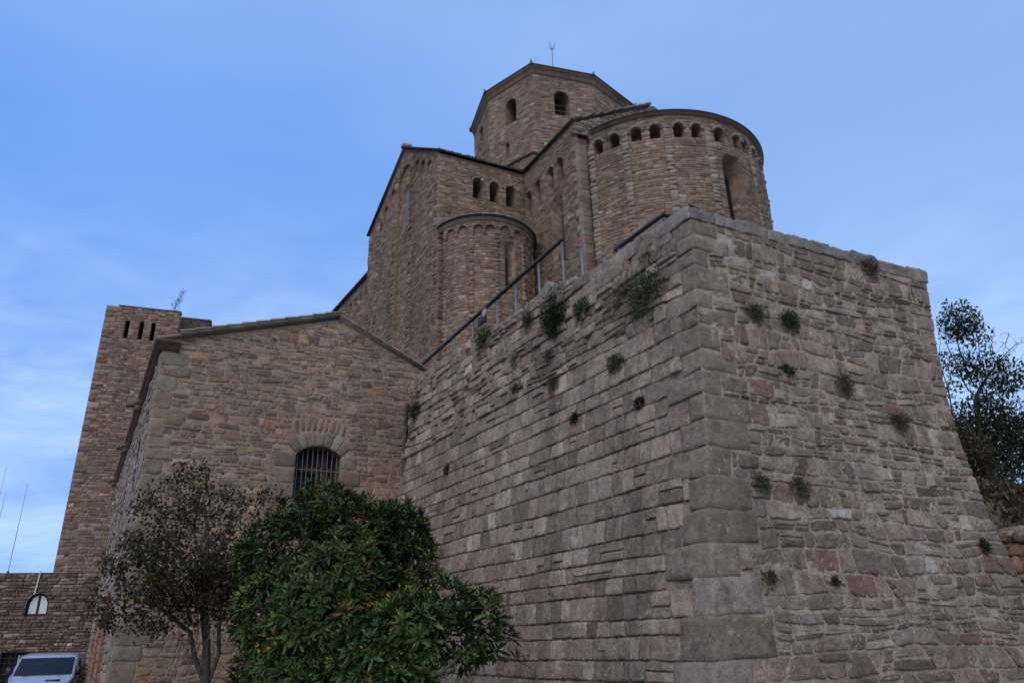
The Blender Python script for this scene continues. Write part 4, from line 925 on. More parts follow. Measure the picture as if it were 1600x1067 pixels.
# ------------------------------------------------------------------ parked van
def make_van():
    t = thing('parked_van', 'silver blue panel van parked nose towards the viewer before the dark wall', 'van', (-15.0, 26.6, GZ))
    fw = D(158); rt = D(68); base = np.array([-15.43, 25.63, GZ])        # nose direction and, seen from the front, right-hand direction
    def V3(x, y, z): return base + rt * x - fw * y + np.array([0, 0, z])
    paint, _, b = material('van_paint', .28, .5); b.inputs['Base Color'].default_value = (.34, .40, .50, 1); b.inputs['Metallic'].default_value = .35; b.inputs['Coat Weight'].default_value = .6
    glass = plain('windscreen_glass', (.014, .024, .042), .25, spec=.08); blk = plain('black_plastic', (.015, .015, .016), .5); lamp = plain('headlamp_glass', (.55, .58, .6), .12, spec=.8)
    # profile (y back from the nose, z), half width by height
    prof = [(.10, .35), (.02, .55), (.0, .80), (.10, .98), (.62, 1.16), (.70, 1.20), (1.50, 1.80), (1.72, 1.91), (2.2, 1.96), (4.6, 1.94), (4.75, 1.8), (4.78, .9), (4.75, .4)]
    def hw(y, z): return (.95 - .10 * max(0, z - 1.1) - .012 * max(0, z - 1.75) * 10) - (.14 if y < .05 else .10 if y < .15 else .03 if y < .65 else 0)
    m = MB(); xs = [-1, -.92, -.7, -.35, 0, .35, .7, .92, 1]
    G = [[V3(x * hw(y, z), y + .16 * (x * x) * (1 if y < .9 else .5 if y < 1.75 else 0), z - (.05 * max(0, abs(x) - .7) / .3 if 1.7 < z else 0)) for x in xs] for (y, z) in prof]
    n_, k_ = len(prof), len(xs); ii = np.arange(n_ * k_).reshape(n_, k_)
    F = np.stack([ii[:-1, :-1], ii[:-1, 1:], ii[1:, 1:], ii[1:, :-1]], -1).reshape(-1, 4)
    m.add(np.array(G).reshape(-1, 3), [F, [list(ii[:, 0])], [list(ii[:, -1][::-1])]], (.3, .38, .52)); m.build('body', paint, t, False)
    def patch(name, pts, mat, off=.012, parent=t):
        m = MB(); P = np.array(pts); nrm_ = np.cross(P[1] - P[0], P[2] - P[0]); nrm_ /= np.linalg.norm(nrm_); nrm_ *= np.sign(nrm_ @ fw + .3 * nrm_[2]); q = P + nrm_ * off
        m.add(np.concatenate([P - nrm_ * .01, q]), [[list(range(len(P), 2 * len(P)))], [[i, (i + 1) % len(P), len(P) + (i + 1) % len(P), len(P) + i] for i in range(len(P))]], (.02, .02, .02)); return m.build(name, mat, parent)
    # windscreen follows the body's bend in three panels joined as one
    m = MB(); rows_ = []
    for y, z in ((.80, 1.275), (1.47, 1.785)):
        rows_.append([V3(x * hw(y, z), y + .16 * x * x * (1 if y < .9 else .5) - .014, z + .014) for x in np.linspace(-.9, .9, 13)])
    P = np.array(rows_).reshape(-1, 3); ii = np.arange(26).reshape(2, 13); m.add(P, [np.stack([ii[0, :-1], ii[0, 1:], ii[1, 1:], ii[1, :-1]], -1)], (.02, .02, .02)); wsn = m.build('windscreen', glass, t)
    for a, b_ in ((-.6, .0), (.05, .62)):
        m = MB(); tube(m, [V3(a, .80, 1.30), V3(b_, .84, 1.32)], .012, 5, (.02, .02, .02)); m.build('wiper', blk, wsn)
    patch('hood_vent', [V3(.18, .42, 1.10), V3(.60, .46, 1.10), V3(.60, .52, 1.135), V3(.18, .47, 1.135)], blk)
    for sg in (-1, 1):
        m = MB(); pts = []
        for i in range(14):
            a = 2 * pi * i / 14; x = .69 + .15 * cos(a) + .05 * sin(a); z = .86 + .17 * sin(a); pts.append(V3(sg * x * .97, .06 + .16 * x * x * 1.0 + .25 * max(0, z - .8) - .05, z))
        m.add(pts, [[list(range(14))]], (.5, .5, .5)); P = np.array(pts); c = P.mean(0) + fw * .07
        m.add(np.concatenate([P, [c]]), [[[i, (i + 1) % 14, 14] for i in range(14)]], (.5, .5, .5)); m.build('headlight', lamp, t)
        m = MB(); m.box(V3(sg * 1.0 - .09, 1.02, 1.24), rt * .18, -fw * .1, [0, 0, .30], (.015, .015, .016)); m.build('mirror', blk, t)
        for y in (.95, 3.9):
            m = MB(); tube(m, [V3(sg * .72, y, .33), V3(sg * .93, y, .33)], .33, 20, (.02, .02, .02), True); w_ = m.build('wheel', blk, t)
            m = MB(); tube(m, [V3(sg * .80, y, .33), V3(sg * .945, y, .33)], .2, 16, (.3, .3, .32), True); m.build('rim', M_galv, w_)
        m = MB(); pts = [V3(sg * (hw(1.3, 1.3) + .006), 1.35, 1.28), V3(sg * (hw(2.2, 1.3) + .006), 2.3, 1.28), V3(sg * (hw(2.2, 1.7) + .006), 2.3, 1.74), V3(sg * (hw(1.6, 1.7) + .01), 1.72, 1.74)]; m.add(pts, [[[0, 1, 2, 3]]], (.02, .02, .02)); m.build('side_window', glass, t)
    patch('grille', [V3(-.42, -.015, .74), V3(.42, -.015, .74), V3(.40, .02, .88), V3(-.40, .02, .88)], blk)
    m = MB(); m.box(V3(-.8, .0, .36), rt * 1.6, -fw * .2, [0, 0, .2], (.02, .02, .02)); m.box(V3(-.85, -.03, .5), rt * 1.7, -fw * .1, [0, 0, .1], (.02, .02, .02)); m.build('bumper', blk, t)
make_van()

# ------------------------------------------------------------------ railings on the wall head
pr = BC - .45 * n1[:2]; dl = D(-31)[:2]
def rp(u, z): return [*(pr + dl * u), z]
rail = thing('railing', 'long black handrail on steel posts climbing along the bastion wall head', 'railing', tuple(rp(6, 7.3)))
def rz(u): return 8.18 + (9.99 - u) / 6.38 * .37
m = MB(); a, b = np.array(rp(10.6, rz(10.6))), np.array(rp(3.61, rz(3.61))); m.box(a - np.array([0, 0, .03]), b - a, np.r_[n1[:2] * .06, 0], [0, 0, .06], (.014, .013, .014)); m.build('handrail', M_iron, rail)
for u in (9.22, 8.1, 7.2, 6.09, 5.32, 4.44, 3.62):
    m = MB(); p = np.array(rp(u, 6.9)); m.box(p, np.r_[dl * .034, 0], np.r_[n1[:2] * .034, 0], [0, 0, rz(u) - 6.9 - .032], (.34, .36, .38)); m.build('post', M_galv, rail)
rail2 = thing('railing', 'short black handrail just behind the coping at the bastion corner', 'railing', tuple(rp(1.5, 7.0)))
m = MB(); a, b = np.array(rp(2.14, 7.57)), np.array(rp(.92, 7.60)); m.box(a, b - a, np.r_[n1[:2] * .05, 0], [0, 0, .05], (.014, .013, .014)); c = b + np.r_[D(62)[:2] * .45, 0]; m.box(b, c - b, np.r_[D(-31)[:2] * .05, 0], [0, 0, .05], (.014, .013, .014)); m.build('handrail', M_iron, rail2)
for u in (2.0, .98):
    m = MB(); p = np.array(rp(u, 6.9)); m.box(p, np.r_[dl * .05, 0], np.r_[n1[:2] * .045, 0], [0, 0, .665], (.34, .36, .38)); m.build('post', M_galv, rail2)
for u, zt, lab in ((3.02, 8.10, 'lone grey steel post right of the long handrail, the taller of two'), (2.40, 7.62, 'short grey steel post stub between the two handrails')):
    m = MB(); p = np.array(rp(u, 6.9)); m.box(p, np.r_[dl * .055, 0], np.r_[n1[:2] * .05, 0], [0, 0, zt - 6.9], (.30, .32, .34)); m.box(p + np.array([0, 0, zt - 6.9 + .003]), np.r_[dl * .06, 0], np.r_[n1[:2] * .06, 0], [0, 0, .03], (.03, .03, .03)); tag(m.build('steel_post', M_galv), lab, 'post', 'loose steel posts on the wall head')
sign = thing('warning_sign', 'small round red rimmed sign with a dark panel under the long handrail', 'sign', tuple(rp(6.7, 8.2)))
m = MB(); c = np.array(rp(6.6, 8.28)); a = np.linspace(0, 2 * pi, 25)[:-1]; ex, ez = np.r_[dl, 0], np.array([0, 0, 1.])
o_ = [c + ex * .12 * cos(t) + ez * .12 * sin(t) + np.r_[n1[:2] * .06, 0] for t in a]; i_ = [c + ex * .075 * cos(t) + ez * .075 * sin(t) + np.r_[n1[:2] * .06, 0] for t in a]
m.add(o_ + i_, [[[k, (k + 1) % 24, 24 + (k + 1) % 24, 24 + k] for k in range(24)]], (.3, .05, .06)); m.build('red_rim', plain('sign_red', (.28, .06, .07), .5), sign)
m = MB(); m.add([p + np.r_[-n1[:2] * .004, 0] for p in i_], [[list(range(24))]], (.45, .34, .34)); m.build('sign_face', plain('sign_face_pink', (.40, .33, .33), .5), sign)
m = MB(); m.box(np.array(rp(6.95, 8.06)), np.r_[-dl * .36, 0], np.r_[n1[:2] * .03, 0], [0, 0, .2], (.02, .025, .04)); m.build('dark_panel', plain('sign_dark', (.018, .022, .035), .5), sign)
# ------------------------------------------------------------------ hill behind the bastion
TERR = [(6.55, 11.4), (8.6, 15.6), (17.5, 33), (24, 66), (-26, 66), (-13, 34), (-8.9, 28), (-1.9, 17.4), (2.6, 9.3)]
mb = MB(); tp = [[x, y, ZT] for x, y in TERR]; slab(mb, tp, 7.3, (.16, .13, .10)); structure(mb.build('terrace', M_hill))
rng = R(101); mb = MB(); nx_, ny_ = 70, 70
qd, pd = D(64)[:2], D(-26)[:2]; o = np.array([9.8, 15.1])
def hz(q, p):
    z = np.minimum(4.25 - q * .95 + .12 * np.sin(q * 2.1 + p) + .10 * np.sin(p * 2.7 - q * 1.3), 4.35 + .12 * np.sin(p * 3) + .08 * np.sin(q * 5 + p * 2))
    z = z - .42 * np.maximum(0, -p - .3) - .62 * np.maximum(0, -q - 1.2)
    return np.where(z < GZ + .1, GZ - .3, z)
gq, gp = np.meshgrid(np.concatenate([np.linspace(-9, 8, 80), np.linspace(9, 60, 20)]), np.concatenate([np.linspace(-10, 6, 60), np.linspace(7, 60, 30)]))
X = o[0] + gq * qd[0] + gp * pd[0]; Y = o[1] + gq * qd[1] + gp * pd[1]
Z = hz(gq, gp) + .04 * rng.randn(*X.shape)
ii = np.arange(X.size).reshape(X.shape)
mb.add(np.stack([X.ravel(), Y.ravel(), Z.ravel()], -1), [np.stack([ii[:-1, :-1], ii[:-1, 1:], ii[1:, 1:], ii[1:, :-1]], -1).reshape(-1, 4)], (.17, .135, .085))
structure(mb.build('hillside', M_hill, None, True))

# ------------------------------------------------------------------ plants
LT = np.array([0, .22, .5, .78, 1.0]); LWd = np.array([.12, .75, 1, .7, .04])
def leaves(mb, o, X, Zh, L, Wd, col, fold=.18, droop=.12):
    """N leaves: origin, direction, face-normal hint, length, width"""
    o, X, Zh = [np.asarray(q, float) for q in (o, X, Zh)]; N = len(o)
    X = X / np.maximum(np.linalg.norm(X, axis=1, keepdims=True), 1e-9)
    Y = np.cross(Zh, X); Y /= np.maximum(np.linalg.norm(Y, axis=1, keepdims=True), 1e-9); Z = np.cross(X, Y)
    L = np.broadcast_to(L, (N,)); Wd = np.broadcast_to(Wd, (N,))
    V = []
    for t, w in zip(LT, LWd):
        c = o + X * (L * t)[:, None] - Z * (droop * L * t * t)[:, None]
        for s in (-1, 0, 1): V.append(c + Y * (s * w * Wd / 2)[:, None] + Z * (abs(s) * fold * Wd)[:, None])
    V = np.stack(V, 1); k = len(LT)
    f = np.array([[i * 3 + j, (i + 1) * 3 + j, (i + 1) * 3 + j + 1, i * 3 + j + 1] for i in range(k - 1) for j in (0, 1)])
    F = (f[None] + (np.arange(N) * 3 * k)[:, None, None]).reshape(-1, 4)
    mb.add(V.reshape(-1, 3), [F], np.repeat(col, 3 * k, axis=0))
def bits(mb, o, X, Zh, L, Wd, col):
    """small simple leaves: a folded diamond each"""
    o, X, Zh = [np.asarray(q, float) for q in (o, X, Zh)]; N = len(o)
    X = X / np.maximum(np.linalg.norm(X, axis=1, keepdims=True), 1e-9); Y = np.cross(Zh, X); Y /= np.maximum(np.linalg.norm(Y, axis=1, keepdims=True), 1e-9); Z = np.cross(X, Y)
    L = np.broadcast_to(L, (N,))[:, None]; Wd = np.broadcast_to(Wd, (N,))[:, None]
    V = np.stack([o, o + X * L * .45 + Y * Wd * .5 + Z * Wd * .15, o + X * L, o + X * L * .45 - Y * Wd * .5 + Z * Wd * .15], 1)
    f = np.array([[0, 1, 2], [0, 2, 3]]); F = (f[None] + (np.arange(N) * 4)[:, None, None]).reshape(-1, 3)
    mb.add(V.reshape(-1, 3), [F], np.repeat(col, 4, axis=0))
def rdir(rng, n):
    v = rng.normal(0, 1, (n, 3)); return v / np.linalg.norm(v, axis=1, keepdims=True)
def in_lobes(rng, lobes, n, shell=0.0):
    lb = np.array(lobes); w = lb[:, 3] ** 3; k = rng.choice(len(lb), n, p=w / w.sum())
    r = lb[k, 3] * (shell + (1 - shell) * rng.rand(n)) ** (1 / 3.)
    return lb[k, :3] + rdir(rng, n) * r[:, None], k
def colonize(rng, trunks, att, step, infl, kill, iters=120, grav=0.0):
    """space colonisation: returns nodes, parents"""
    P = []; par = []
    for tr in trunks:
        for i, p in enumerate(tr):
            P.append(np.array(p, float)); par.append(len(P) - 2 if i else (0 if len(P) > 1 else -1))
    if len(trunks) > 1:
        for tr_start in np.cumsum([len(t) for t in trunks])[:-1]: par[tr_start] = 0
    P = list(P); att = np.array(att)
    for it in range(iters):
        if len(att) == 0: break
        A = np.array(P); d2 = ((att[:, None] - A[None]) ** 2).sum(-1); near = d2.argmin(1); dm = np.sqrt(d2.min(1))
        act = dm < infl
        if not act.any(): infl *= 1.4; continue
        new = []
        for n in np.unique(near[act]):
            m = act & (near == n); v = att[m] - A[n]; v /= np.linalg.norm(v, axis=1, keepdims=True); g = v.sum(0) + rng.normal(0, .25, 3) + np.array([0, 0, grav]); g /= max(np.linalg.norm(g), 1e-6)
            new.append((n, A[n] + g * step))
        for n, p in new: P.append(p); par.append(int(n))
        A2 = np.array([p for _, p in new]); att = att[np.sqrt(((att[:, None] - A2[None]) ** 2).sum(-1)).min(1) > kill]
        if len(P) > 6000: break
    return np.array(P), np.array(par)
def limb_mesh(mb, P, par, r0, col, power=2.4, sides=5, rmax=None):
    n = len(P); rp_ = np.zeros(n); ch = [[] for _ in range(n)]
    for i in range(n):
        if par[i] >= 0: ch[par[i]].append(i)
    for i in range(n - 1, -1, -1):
        if rp_[i] == 0: rp_[i] = r0 ** power
        if par[i] >= 0: rp_[par[i]] += rp_[i]
    # order is not strictly topological for merged trunks, so sum again by depth
    rad = rp_ ** (1 / power)
    if rmax: rad = np.minimum(rad, rmax)
    done = set()
    for i in range(n):
        for c in ch[i]:
            if c in done: continue
            if len(ch[i]) > 1 or i == 0 or True:
                if par[i] >= 0 and len(ch[i]) == 1 and i in done: continue
                chain = [i, c]; done.add(c)
                while len(ch[chain[-1]]) >= 1:
                    nx = max(ch[chain[-1]], key=lambda q: rad[q]); 
                    if nx in done: break
                    chain.append(nx); done.add(nx)
                rr = rad[chain].copy(); rr[0] = min(rr[0], rr[1] * 1.15); big = rr.max() > .03
                tube(mb, P[chain], rr, sides + (3 if big else 0), col)
    return rad

# --- glossy loquat tree
LOQ = [(-2.66, 10.26, 3.45, 0.34), (-2.35, 10.2, 3.28, .34), (-2.98, 10.3, 3.32, .34), (-2.75, 10.25, 3.58, .24), (-2.1, 10.19, 3.05, 0.48), (-1.7, 10.67, 3.1, 0.43), (-3.2, 10.31, 2.79, 0.56), (-2.17, 9.86, 2.48, 0.62), (-1.5, 10.59, 2.82, 0.37), (-3.05, 9.85, 2.04, 0.54), (-2.43, 9.6, 1.87, 0.66), (-1.77, 10.04, 1.98, 0.61), (-3.05, 9.75, 1.43, 0.42), (-2.56, 9.46, 1.11, 0.67), (-1.8, 9.74, 1.14, 0.69), (-1.35, 10.51, 2.6, 0.26)]
LQ2 = [(-0.4, 8.99, 1.94, 0.25), (-0.83, 9.16, 2.04, 0.32), (-1.21, 8.72, 1.79, 0.39), (-1.63, 8.55, 1.58, 0.38), (-0.67, 9.07, 1.68, 0.29), (-0.2, 9.2, 1.6, 0.18), (-0.1, 9.2, 1.4, 0.12), (-1.32, 8.6, 1.2, 0.41)]
def loquat(label, lobes, base, seed, nros, Lr, tone, grey):
    rng = R(seed); t = thing('loquat_tree', label, 'tree', base)
    P, k = in_lobes(rng, lobes, nros, .62); lb = np.array(lobes); cen = lb[:, :3].mean(0)
    out = (P - lb[k, :3]); out /= np.linalg.norm(out, axis=1, keepdims=True); o2 = P - cen; o2 /= np.linalg.norm(o2, axis=1, keepdims=True)
    ax = out * .6 + o2 * .5 + np.array([0, 0, .55]) + rng.normal(0, .25, P.shape); ax /= np.linalg.norm(ax, axis=1, keepdims=True)
    m = MB(); bl = MB()
    O, X, Zh, C_, L_ = [], [], [], [], []
    for p, a in zip(P, ax):
        n = rng.randint(8, 14); u = np.cross(a, [0, 0, 1.0]); u /= max(np.linalg.norm(u), 1e-6); w = np.cross(a, u)
        base_c = np.array([.030, .055, .014]) * np.exp(rng.normal(0, .33)) * tone
        if rng.rand() < .03: base_c = np.array([.13, .085, .03]); base_c = base_c * (1 - grey) + grey * np.array([.055, .072, .050])
        for i in range(n):
            ang = i * 2.4 + rng.uniform(-.3, .3); lean = .2 + 1.15 * i / n + rng.uniform(-.2, .2)
            d = a * cos(lean) + (u * cos(ang) + w * sin(ang)) * sin(lean) - np.array([0, 0, .12])
            O.append(p + d * .02 - a * .05 * i / n); X.append(d); Zh.append(a); L_.append(rng.uniform(*Lr) * (.62 + .5 * i / n)); C_.append(base_c * np.exp(rng.normal(0, .14)) * (1.35 if i < 2 else 1))
        if rng.rand() < .38:
            for j in range(rng.randint(5, 11)):
                q = p + a * rng.uniform(.02, .10) + rng.normal(0, .022, 3); dd = a + rng.normal(0, .5, 3)
                bits(bl, [q], [dd], [rdir(rng, 1)[0]], rng.uniform(.025, .045), .026, [np.array([.27, .18, .06]) * np.exp(rng.normal(0, .25))])
    L_ = np.array(L_); leaves(m, O, X, Zh, L_, L_ * .27, np.array(C_), fold=.16, droop=.22)
    m.build('crown', M_gloss, t)
    b = bl.build('blossom', M_leaf, t); b['kind'] = 'stuff'
    m = MB(); nd, pr_ = colonize(rng, [[base, np.array(base) + [.05, .02, .5], np.array(base) + [.0, .05, .9]]], P[::2] - ax[::2] * .06, .13, 1.2, .16, 60)
    limb_mesh(m, nd, pr_, .011, (.11, .095, .085), 2.3, 5, .10); m.build('trunk', M_bark, t, True)
loquat('large dark glossy loquat tree with tan flower buds, leaning on the gabled house', LOQ, (-2.4, 10.1, GZ), 201, 2500, (.10, .19), 1.1, 0.0)
loquat('smaller greyer loquat with pale bare boughs, in front of the bastion left wall', LQ2, (-.95, 9.0, GZ), 202, 480, (.10, .19), 1.15, 0.28)

# --- purple leaved plum
PLUM = [(-5.03, 11.34, 4.15, 0.34), (-5.47, 11.46, 3.74, 0.5), (-4.64, 11.28, 3.63, 0.54), (-4.15, 11.68, 3.74, 0.32), (-3.85, 11.89, 3.82, 0.27), (-5.46, 10.91, 2.78, 0.5), (-5.66, 10.81, 2.26, 0.34), (-4.79, 11.0, 2.82, 0.69), (-4.37, 11.6, 2.86, 0.6), (-5.07, 10.88, 2.25, 0.47), (-4.38, 11.06, 2.29, 0.46), (-5.98, 10.87, 2.94, 0.17), (-3.97, 11.64, 2.67, 0.44), (-5.87, 11.04, 3.58, 0.15)]
PLUM = PLUM[:13]
rng = R(211); t = thing('plum_tree', 'thin dark purple leaved plum tree with tangled twigs before the gabled house', 'tree', (-4.42, 11.4, GZ))
att, k = in_lobes(rng, PLUM, 1100)
tr = [[(-4.42, 11.4, GZ), (-4.42, 11.4, .5), (-4.46, 11.4, 1.15)], [(-4.50, 11.38, 1.3), (-4.62, 11.33, 1.55), (-4.72, 11.28, 1.9)], [(-4.40, 11.42, 1.3), (-4.33, 11.45, 1.6), (-4.36, 11.4, 2.0)], [(-4.46, 11.4, 1.35), (-4.5, 11.4, 1.7), (-4.6, 11.38, 2.2)]]
nd, pr_ = colonize(rng, tr, att, .09, .8, .12, 90)
cnt = [len(q) for q in tr]; st_ = np.cumsum([0] + cnt)
for s0 in st_[1:4]: pr_[s0] = 2
m = MB(); rad = limb_mesh(m, nd, pr_, .006, (.085, .072, .066), 2.25, 5, .12)
for i in range(46):        # pale hanging suckers
    p = np.array([rng.uniform(-5.0, -4.1), rng.uniform(10.95, 11.3), rng.uniform(1.75, 2.5)]); d = np.array([rng.normal(0, .35), rng.normal(0, .1), -1.0])
    tube(m, [p, p + d * .15 + rng.normal(0, .03, 3), p + d * .35 + rng.normal(0, .05, 3), p + d * rng.uniform(.4, .7) + rng.normal(0, .06, 3)], [.005, .0045, .004, .002], 4, (.15, .13, .12))
m.build('trunk', M_bark, t, True)
tip = np.where(rad < .012)[0]; tip = tip[nd[tip, 2] > 1.75]
den = np.interp(nd[tip, 2], [1.7, 2.3, 3.1, 3.4, 4.6], [10, 16, 13, 7, 10]) * (1 + .6 * np.sin(nd[tip, 0] * 3.1) * np.sin(nd[tip, 2] * 4 + 1))
tip = np.repeat(tip, rng.poisson(np.clip(den, .6, 36)))
o_ = nd[tip] + rng.normal(0, .075, (len(tip), 3)); X = rdir(rng, len(tip)) + np.array([0, 0, -.15]); g = rng.rand(len(tip), 1) < np.interp(nd[tip, 2], [2, 3, 4], [.25, .45, .5])[:, None]
cl = np.where(g, [[.036, .052, .017]], [[.044, .026, .021]]) * np.exp(rng.normal(0, .3, (len(tip), 1)))
sp = rng.rand(len(tip)) < .004; cl[sp] = (.16, .30, .03)
m = MB(); bits(m, o_, X, rdir(rng, len(tip)) + np.array([0, 0, .8]), rng.uniform(.055, .09, len(tip)), rng.uniform(.032, .05, len(tip)), cl); m.build('crown', M_leaf, t)

# --- half bare trees on the hill, right
def hill_tree(label, trunks, leafy, bare, seed, nl, r0=.0052):
    rng = R(seed); t = thing('hill_tree', label, 'tree', tuple(trunks[0][0]), 'trees on the hill behind the bastion')
    A1 = in_lobes(rng, leafy, 900)[0]; A2 = in_lobes(rng, bare, 900)[0] if bare else np.zeros((0, 3))
    nd, pr_ = colonize(rng, trunks, np.concatenate([A1, A2]),   .11, 1.2, .15, 110)
    cs = np.cumsum([0] + [len(q) for q in trunks])
    for i, s0 in enumerate(cs[1:-1]): pr_[s0] = 0
    m = MB(); rad = limb_mesh(m, nd, pr_, r0, (.06, .052, .048), 2.3, 5, .12); m.build('trunk', M_bark, t, True)
    P, k = in_lobes(rng, leafy, nl); 
    d2 = np.array([((nd - p) ** 2).sum(1).argmin() for p in P]); P = nd[d2] + (P - nd[d2]) * np.minimum(1, .30 / np.maximum(np.linalg.norm(P - nd[d2], axis=1), 1e-6))[:, None]
    m = MB(); c = np.array([[.026, .038, .018]]) * np.exp(rng.normal(0, .35, (nl, 1)))
    leaves(m, P, rdir(rng, nl) + np.array([0, 0, -.3]), rdir(rng, nl), rng.uniform(.06, .11, nl), rng.uniform(.035, .065, nl), c); m.build('crown', M_leaf, t)
TOP = [(12.14, 18.35, 9.42, 0.55), (11.94, 18.48, 10.0, 0.16), (12.31, 18.23, 8.99, 0.45), (11.9, 18.45, 9.2, .4)]
LOW = [(11.97, 18.46, 6.45, 0.86), (11.59, 18.7, 6.4, 0.5), (12.22, 18.29, 6.04, 0.72), (12.56, 18.06, 6.5, 0.42)]
BARE = [(11.7, 18.63, 8.43, 0.59), (12.65, 18.0, 8.25, 0.63), (13.01, 17.74, 8.32, 0.4), (11.81, 18.56, 7.67, 0.51), (12.34, 18.22, 7.54, 0.66), (12.74, 17.93, 7.26, 0.5), (13.3, 17.5, 7.6, 0.5), (13.2, 17.6, 6.6, .4)]
hill_tree('tall half bare tree with a leafy top rising beside the bastion right edge', [[(11.75, 18.6, 4.6), (11.8, 18.55, 5.6), (11.95, 18.5, 6.6), (12.05, 18.4, 7.3)], [(11.4, 18.9, 5.2), (11.4, 18.85, 6.2), (11.5, 18.75, 7.0)]], TOP * 1 + [(11.75, 18.6, 8.3, .4), (12.0, 18.4, 8.0, .3), (12.35, 18.2, 7.1, .5)] + LOW + [(12.25, 18.25, 8.0, .55), (12.75, 17.95, 7.7, .5), (12.3, 18.25, 5.5, .7), (11.75, 18.6, 5.6, .6), (12.9, 17.9, 6.3, .4), (12.6, 18.0, 7.4, .25), (13.0, 17.8, 7.5, .2), (11.6, 18.7, 7.6, .3)], BARE, 221, 9000)
hill_tree('smaller dark tree at the right picture edge, lower on the slope', [[(14.2, 21.75, 4.4), (14.35, 21.7, 5.2), (14.6, 21.5, 6.0)]], [(14.99, 21.24, 6.91, 0.75), (14.65, 21.48, 6.21, 0.40), (14.93, 21.29, 5.97, 0.5), (15.38, 20.96, 7.6, 0.56)], [], 222, 1500)

# --- tufts growing out of the bastion's joints
KIND = {'green': (.040, .062, .018), 'dark': (.018, .036, .016), 'dry': (.105, .085, .05), 'red': (.085, .050, .042), 'grey': (.06, .066, .045), 'lime': (.065, .085, .022)}
def tuft(label, U, z, size, kind, seed, hang=.0, n=None, tall=1.0):
    rng = R(seed); p = S_bast([U], [z], [.0])[0]; N = n1 if U < 0 else n2; t = thing('wall_plant', label, 'plant', tuple(p), 'plants rooted in the bastion walls')
    n = n or int(240 + 3000 * size); T_ = np.cross(N, [0, 0, 1.0])
    d = rng.normal(0, 1, (n, 1)) * T_ * .75 + np.abs(rng.normal(.45, .35, (n, 1))) * N + (rng.normal(.25 - hang, .6, (n, 1)) * np.array([[0, 0, 1.0]])) * tall
    d /= np.linalg.norm(d, axis=1, keepdims=True); r = size * rng.uniform(.15, 1, (n, 1)) ** .7
    o_ = p + d * r * np.array([1, 1, tall]) - N * .02; o_[:, 2] -= hang * size * rng.rand(n) * .9
    c = np.array(KIND[kind]) * np.exp(rng.normal(0, .33, (n, 1))); 
    if kind in ('red', 'dry'): g = rng.rand(n) < .35; c[g] = np.array(KIND['green']) * np.exp(rng.normal(0, .3, (g.sum(), 1)))
    m = MB(); ln = rng.uniform(.02, .06, n) * (1 + .7 * size); thin = .16 if kind in ('dry', 'red', 'grey') else .30
    bits(m, o_, d + rng.normal(0, .45, (n, 3)), rdir(rng, n) + N, ln, ln * thin, c); m.build('foliage', M_leaf, t)
    m = MB()
    for i in range(14 + int(30 * size)):
        e = d[rng.randint(n)] * size * rng.uniform(.4, .95); e[2] *= tall; tube(m, [p - N * .05, p + e * .5 + np.array([0, 0, .02]), p + e], [.005, .004, .002], 4, (.075, .06, .045))
    m.build('stem', M_bark, t)
for i, a in enumerate([
    ('bushy olive green clump below the handrail, leftmost on the left wall', -5.83, 7.28, .27, 'green', .1),
    ('small upright green tuft left of the big ivy clump', -4.10, 7.0, .17, 'green', .0),
    ('big dark hanging ivy clump under the pale render patch', -3.2, 6.92, .36, 'dark', .75, 3600, 1.2),
    ('round green tuft right of the big ivy clump', -2.42, 6.54, .20, 'green', .2),
    ('large reddish green bush in the upper left wall near the corner', -1.4, 6.35, .40, 'red', .35),
    ('large green bush hugging the top of the quoined corner', -.84, 6.10, .37, 'green', .15),
    ('dry reddish sprig just under the coping by the corner', -.9, 6.68, .13, 'red', .1),
    ('slim grey green tuft below the small upright tuft', -4.52, 6.45, .18, 'grey', .6),
    ('sparse grey weed straight below the big ivy clump', -3.38, 6.05, .15, 'grey', .2),
    ('dark weed second below the big ivy clump', -3.24, 5.53, .15, 'grey', .2),
    ('bright green tuft in mid height of the left wall near the corner', -1.62, 5.27, .16, 'lime', .0),
    ('tiny dark sprig beside the corner quoins, below the bright tuft', -1.16, 4.57, .08, 'dark', .0),
    ('small flat dark rosette low in the middle of the left wall', -2.64, 4.74, .10, 'dark', .0),
    ('tiny green sprig in the left wall under the slim grey tuft', -4.47, 5.8, .10, 'green', .3),
    ('tiny sprig far along the left wall near the rain pipe', -7.06, 4.85, .10, 'green', .0),
    ('dark green ivy ball over the head of the rain pipe', -9.05, 6.7, .26, 'dark', .3),
    ('grey brown tuft high on the right wall, nearest the corner', .98, 5.62, .15, 'grey', .1),
    ('round green tuft high on the right wall, second from the corner', 1.61, 5.60, .17, 'green', .1),
    ('small green sprig in the right wall beneath the round tuft', 1.47, 4.85, .10, 'green', .2),
    ('brown dry patch of stems in the middle of the right wall', 2.5, 4.85, .19, 'red', .5),
    ('thin brown dry sprig under the coping of the right wall', 3.46, 6.86, .18, 'red', .0),
    ('brown dry tuft on the right wall towards its outer edge', 3.53, 4.41, .17, 'red', .4),
    ('dark grey green cushion low on the right wall, the largest there', 1.33, 3.28, .16, 'grey', .0),
    ('dry grey sprig beside the corner quoins on the right wall', .76, 3.32, .12, 'grey', .3),
    ('low dark tuft in a joint at the foot of the right wall, left of two', .71, 2.23, .11, 'grey', .0),
    ('tiny dark weed at the foot of the right wall, right of two', 1.64, 2.21, .06, 'grey', .0),
    ('small green weed at the outer edge of the right wall', 4.42, 2.72, .10, 'green', .2)]):
    tuft(a[0], a[1], a[2], a[3], a[4], 300 + i, hang=a[5], n=a[6] if len(a) > 6 else None, tall=a[7] if len(a) > 7 else 1.0)

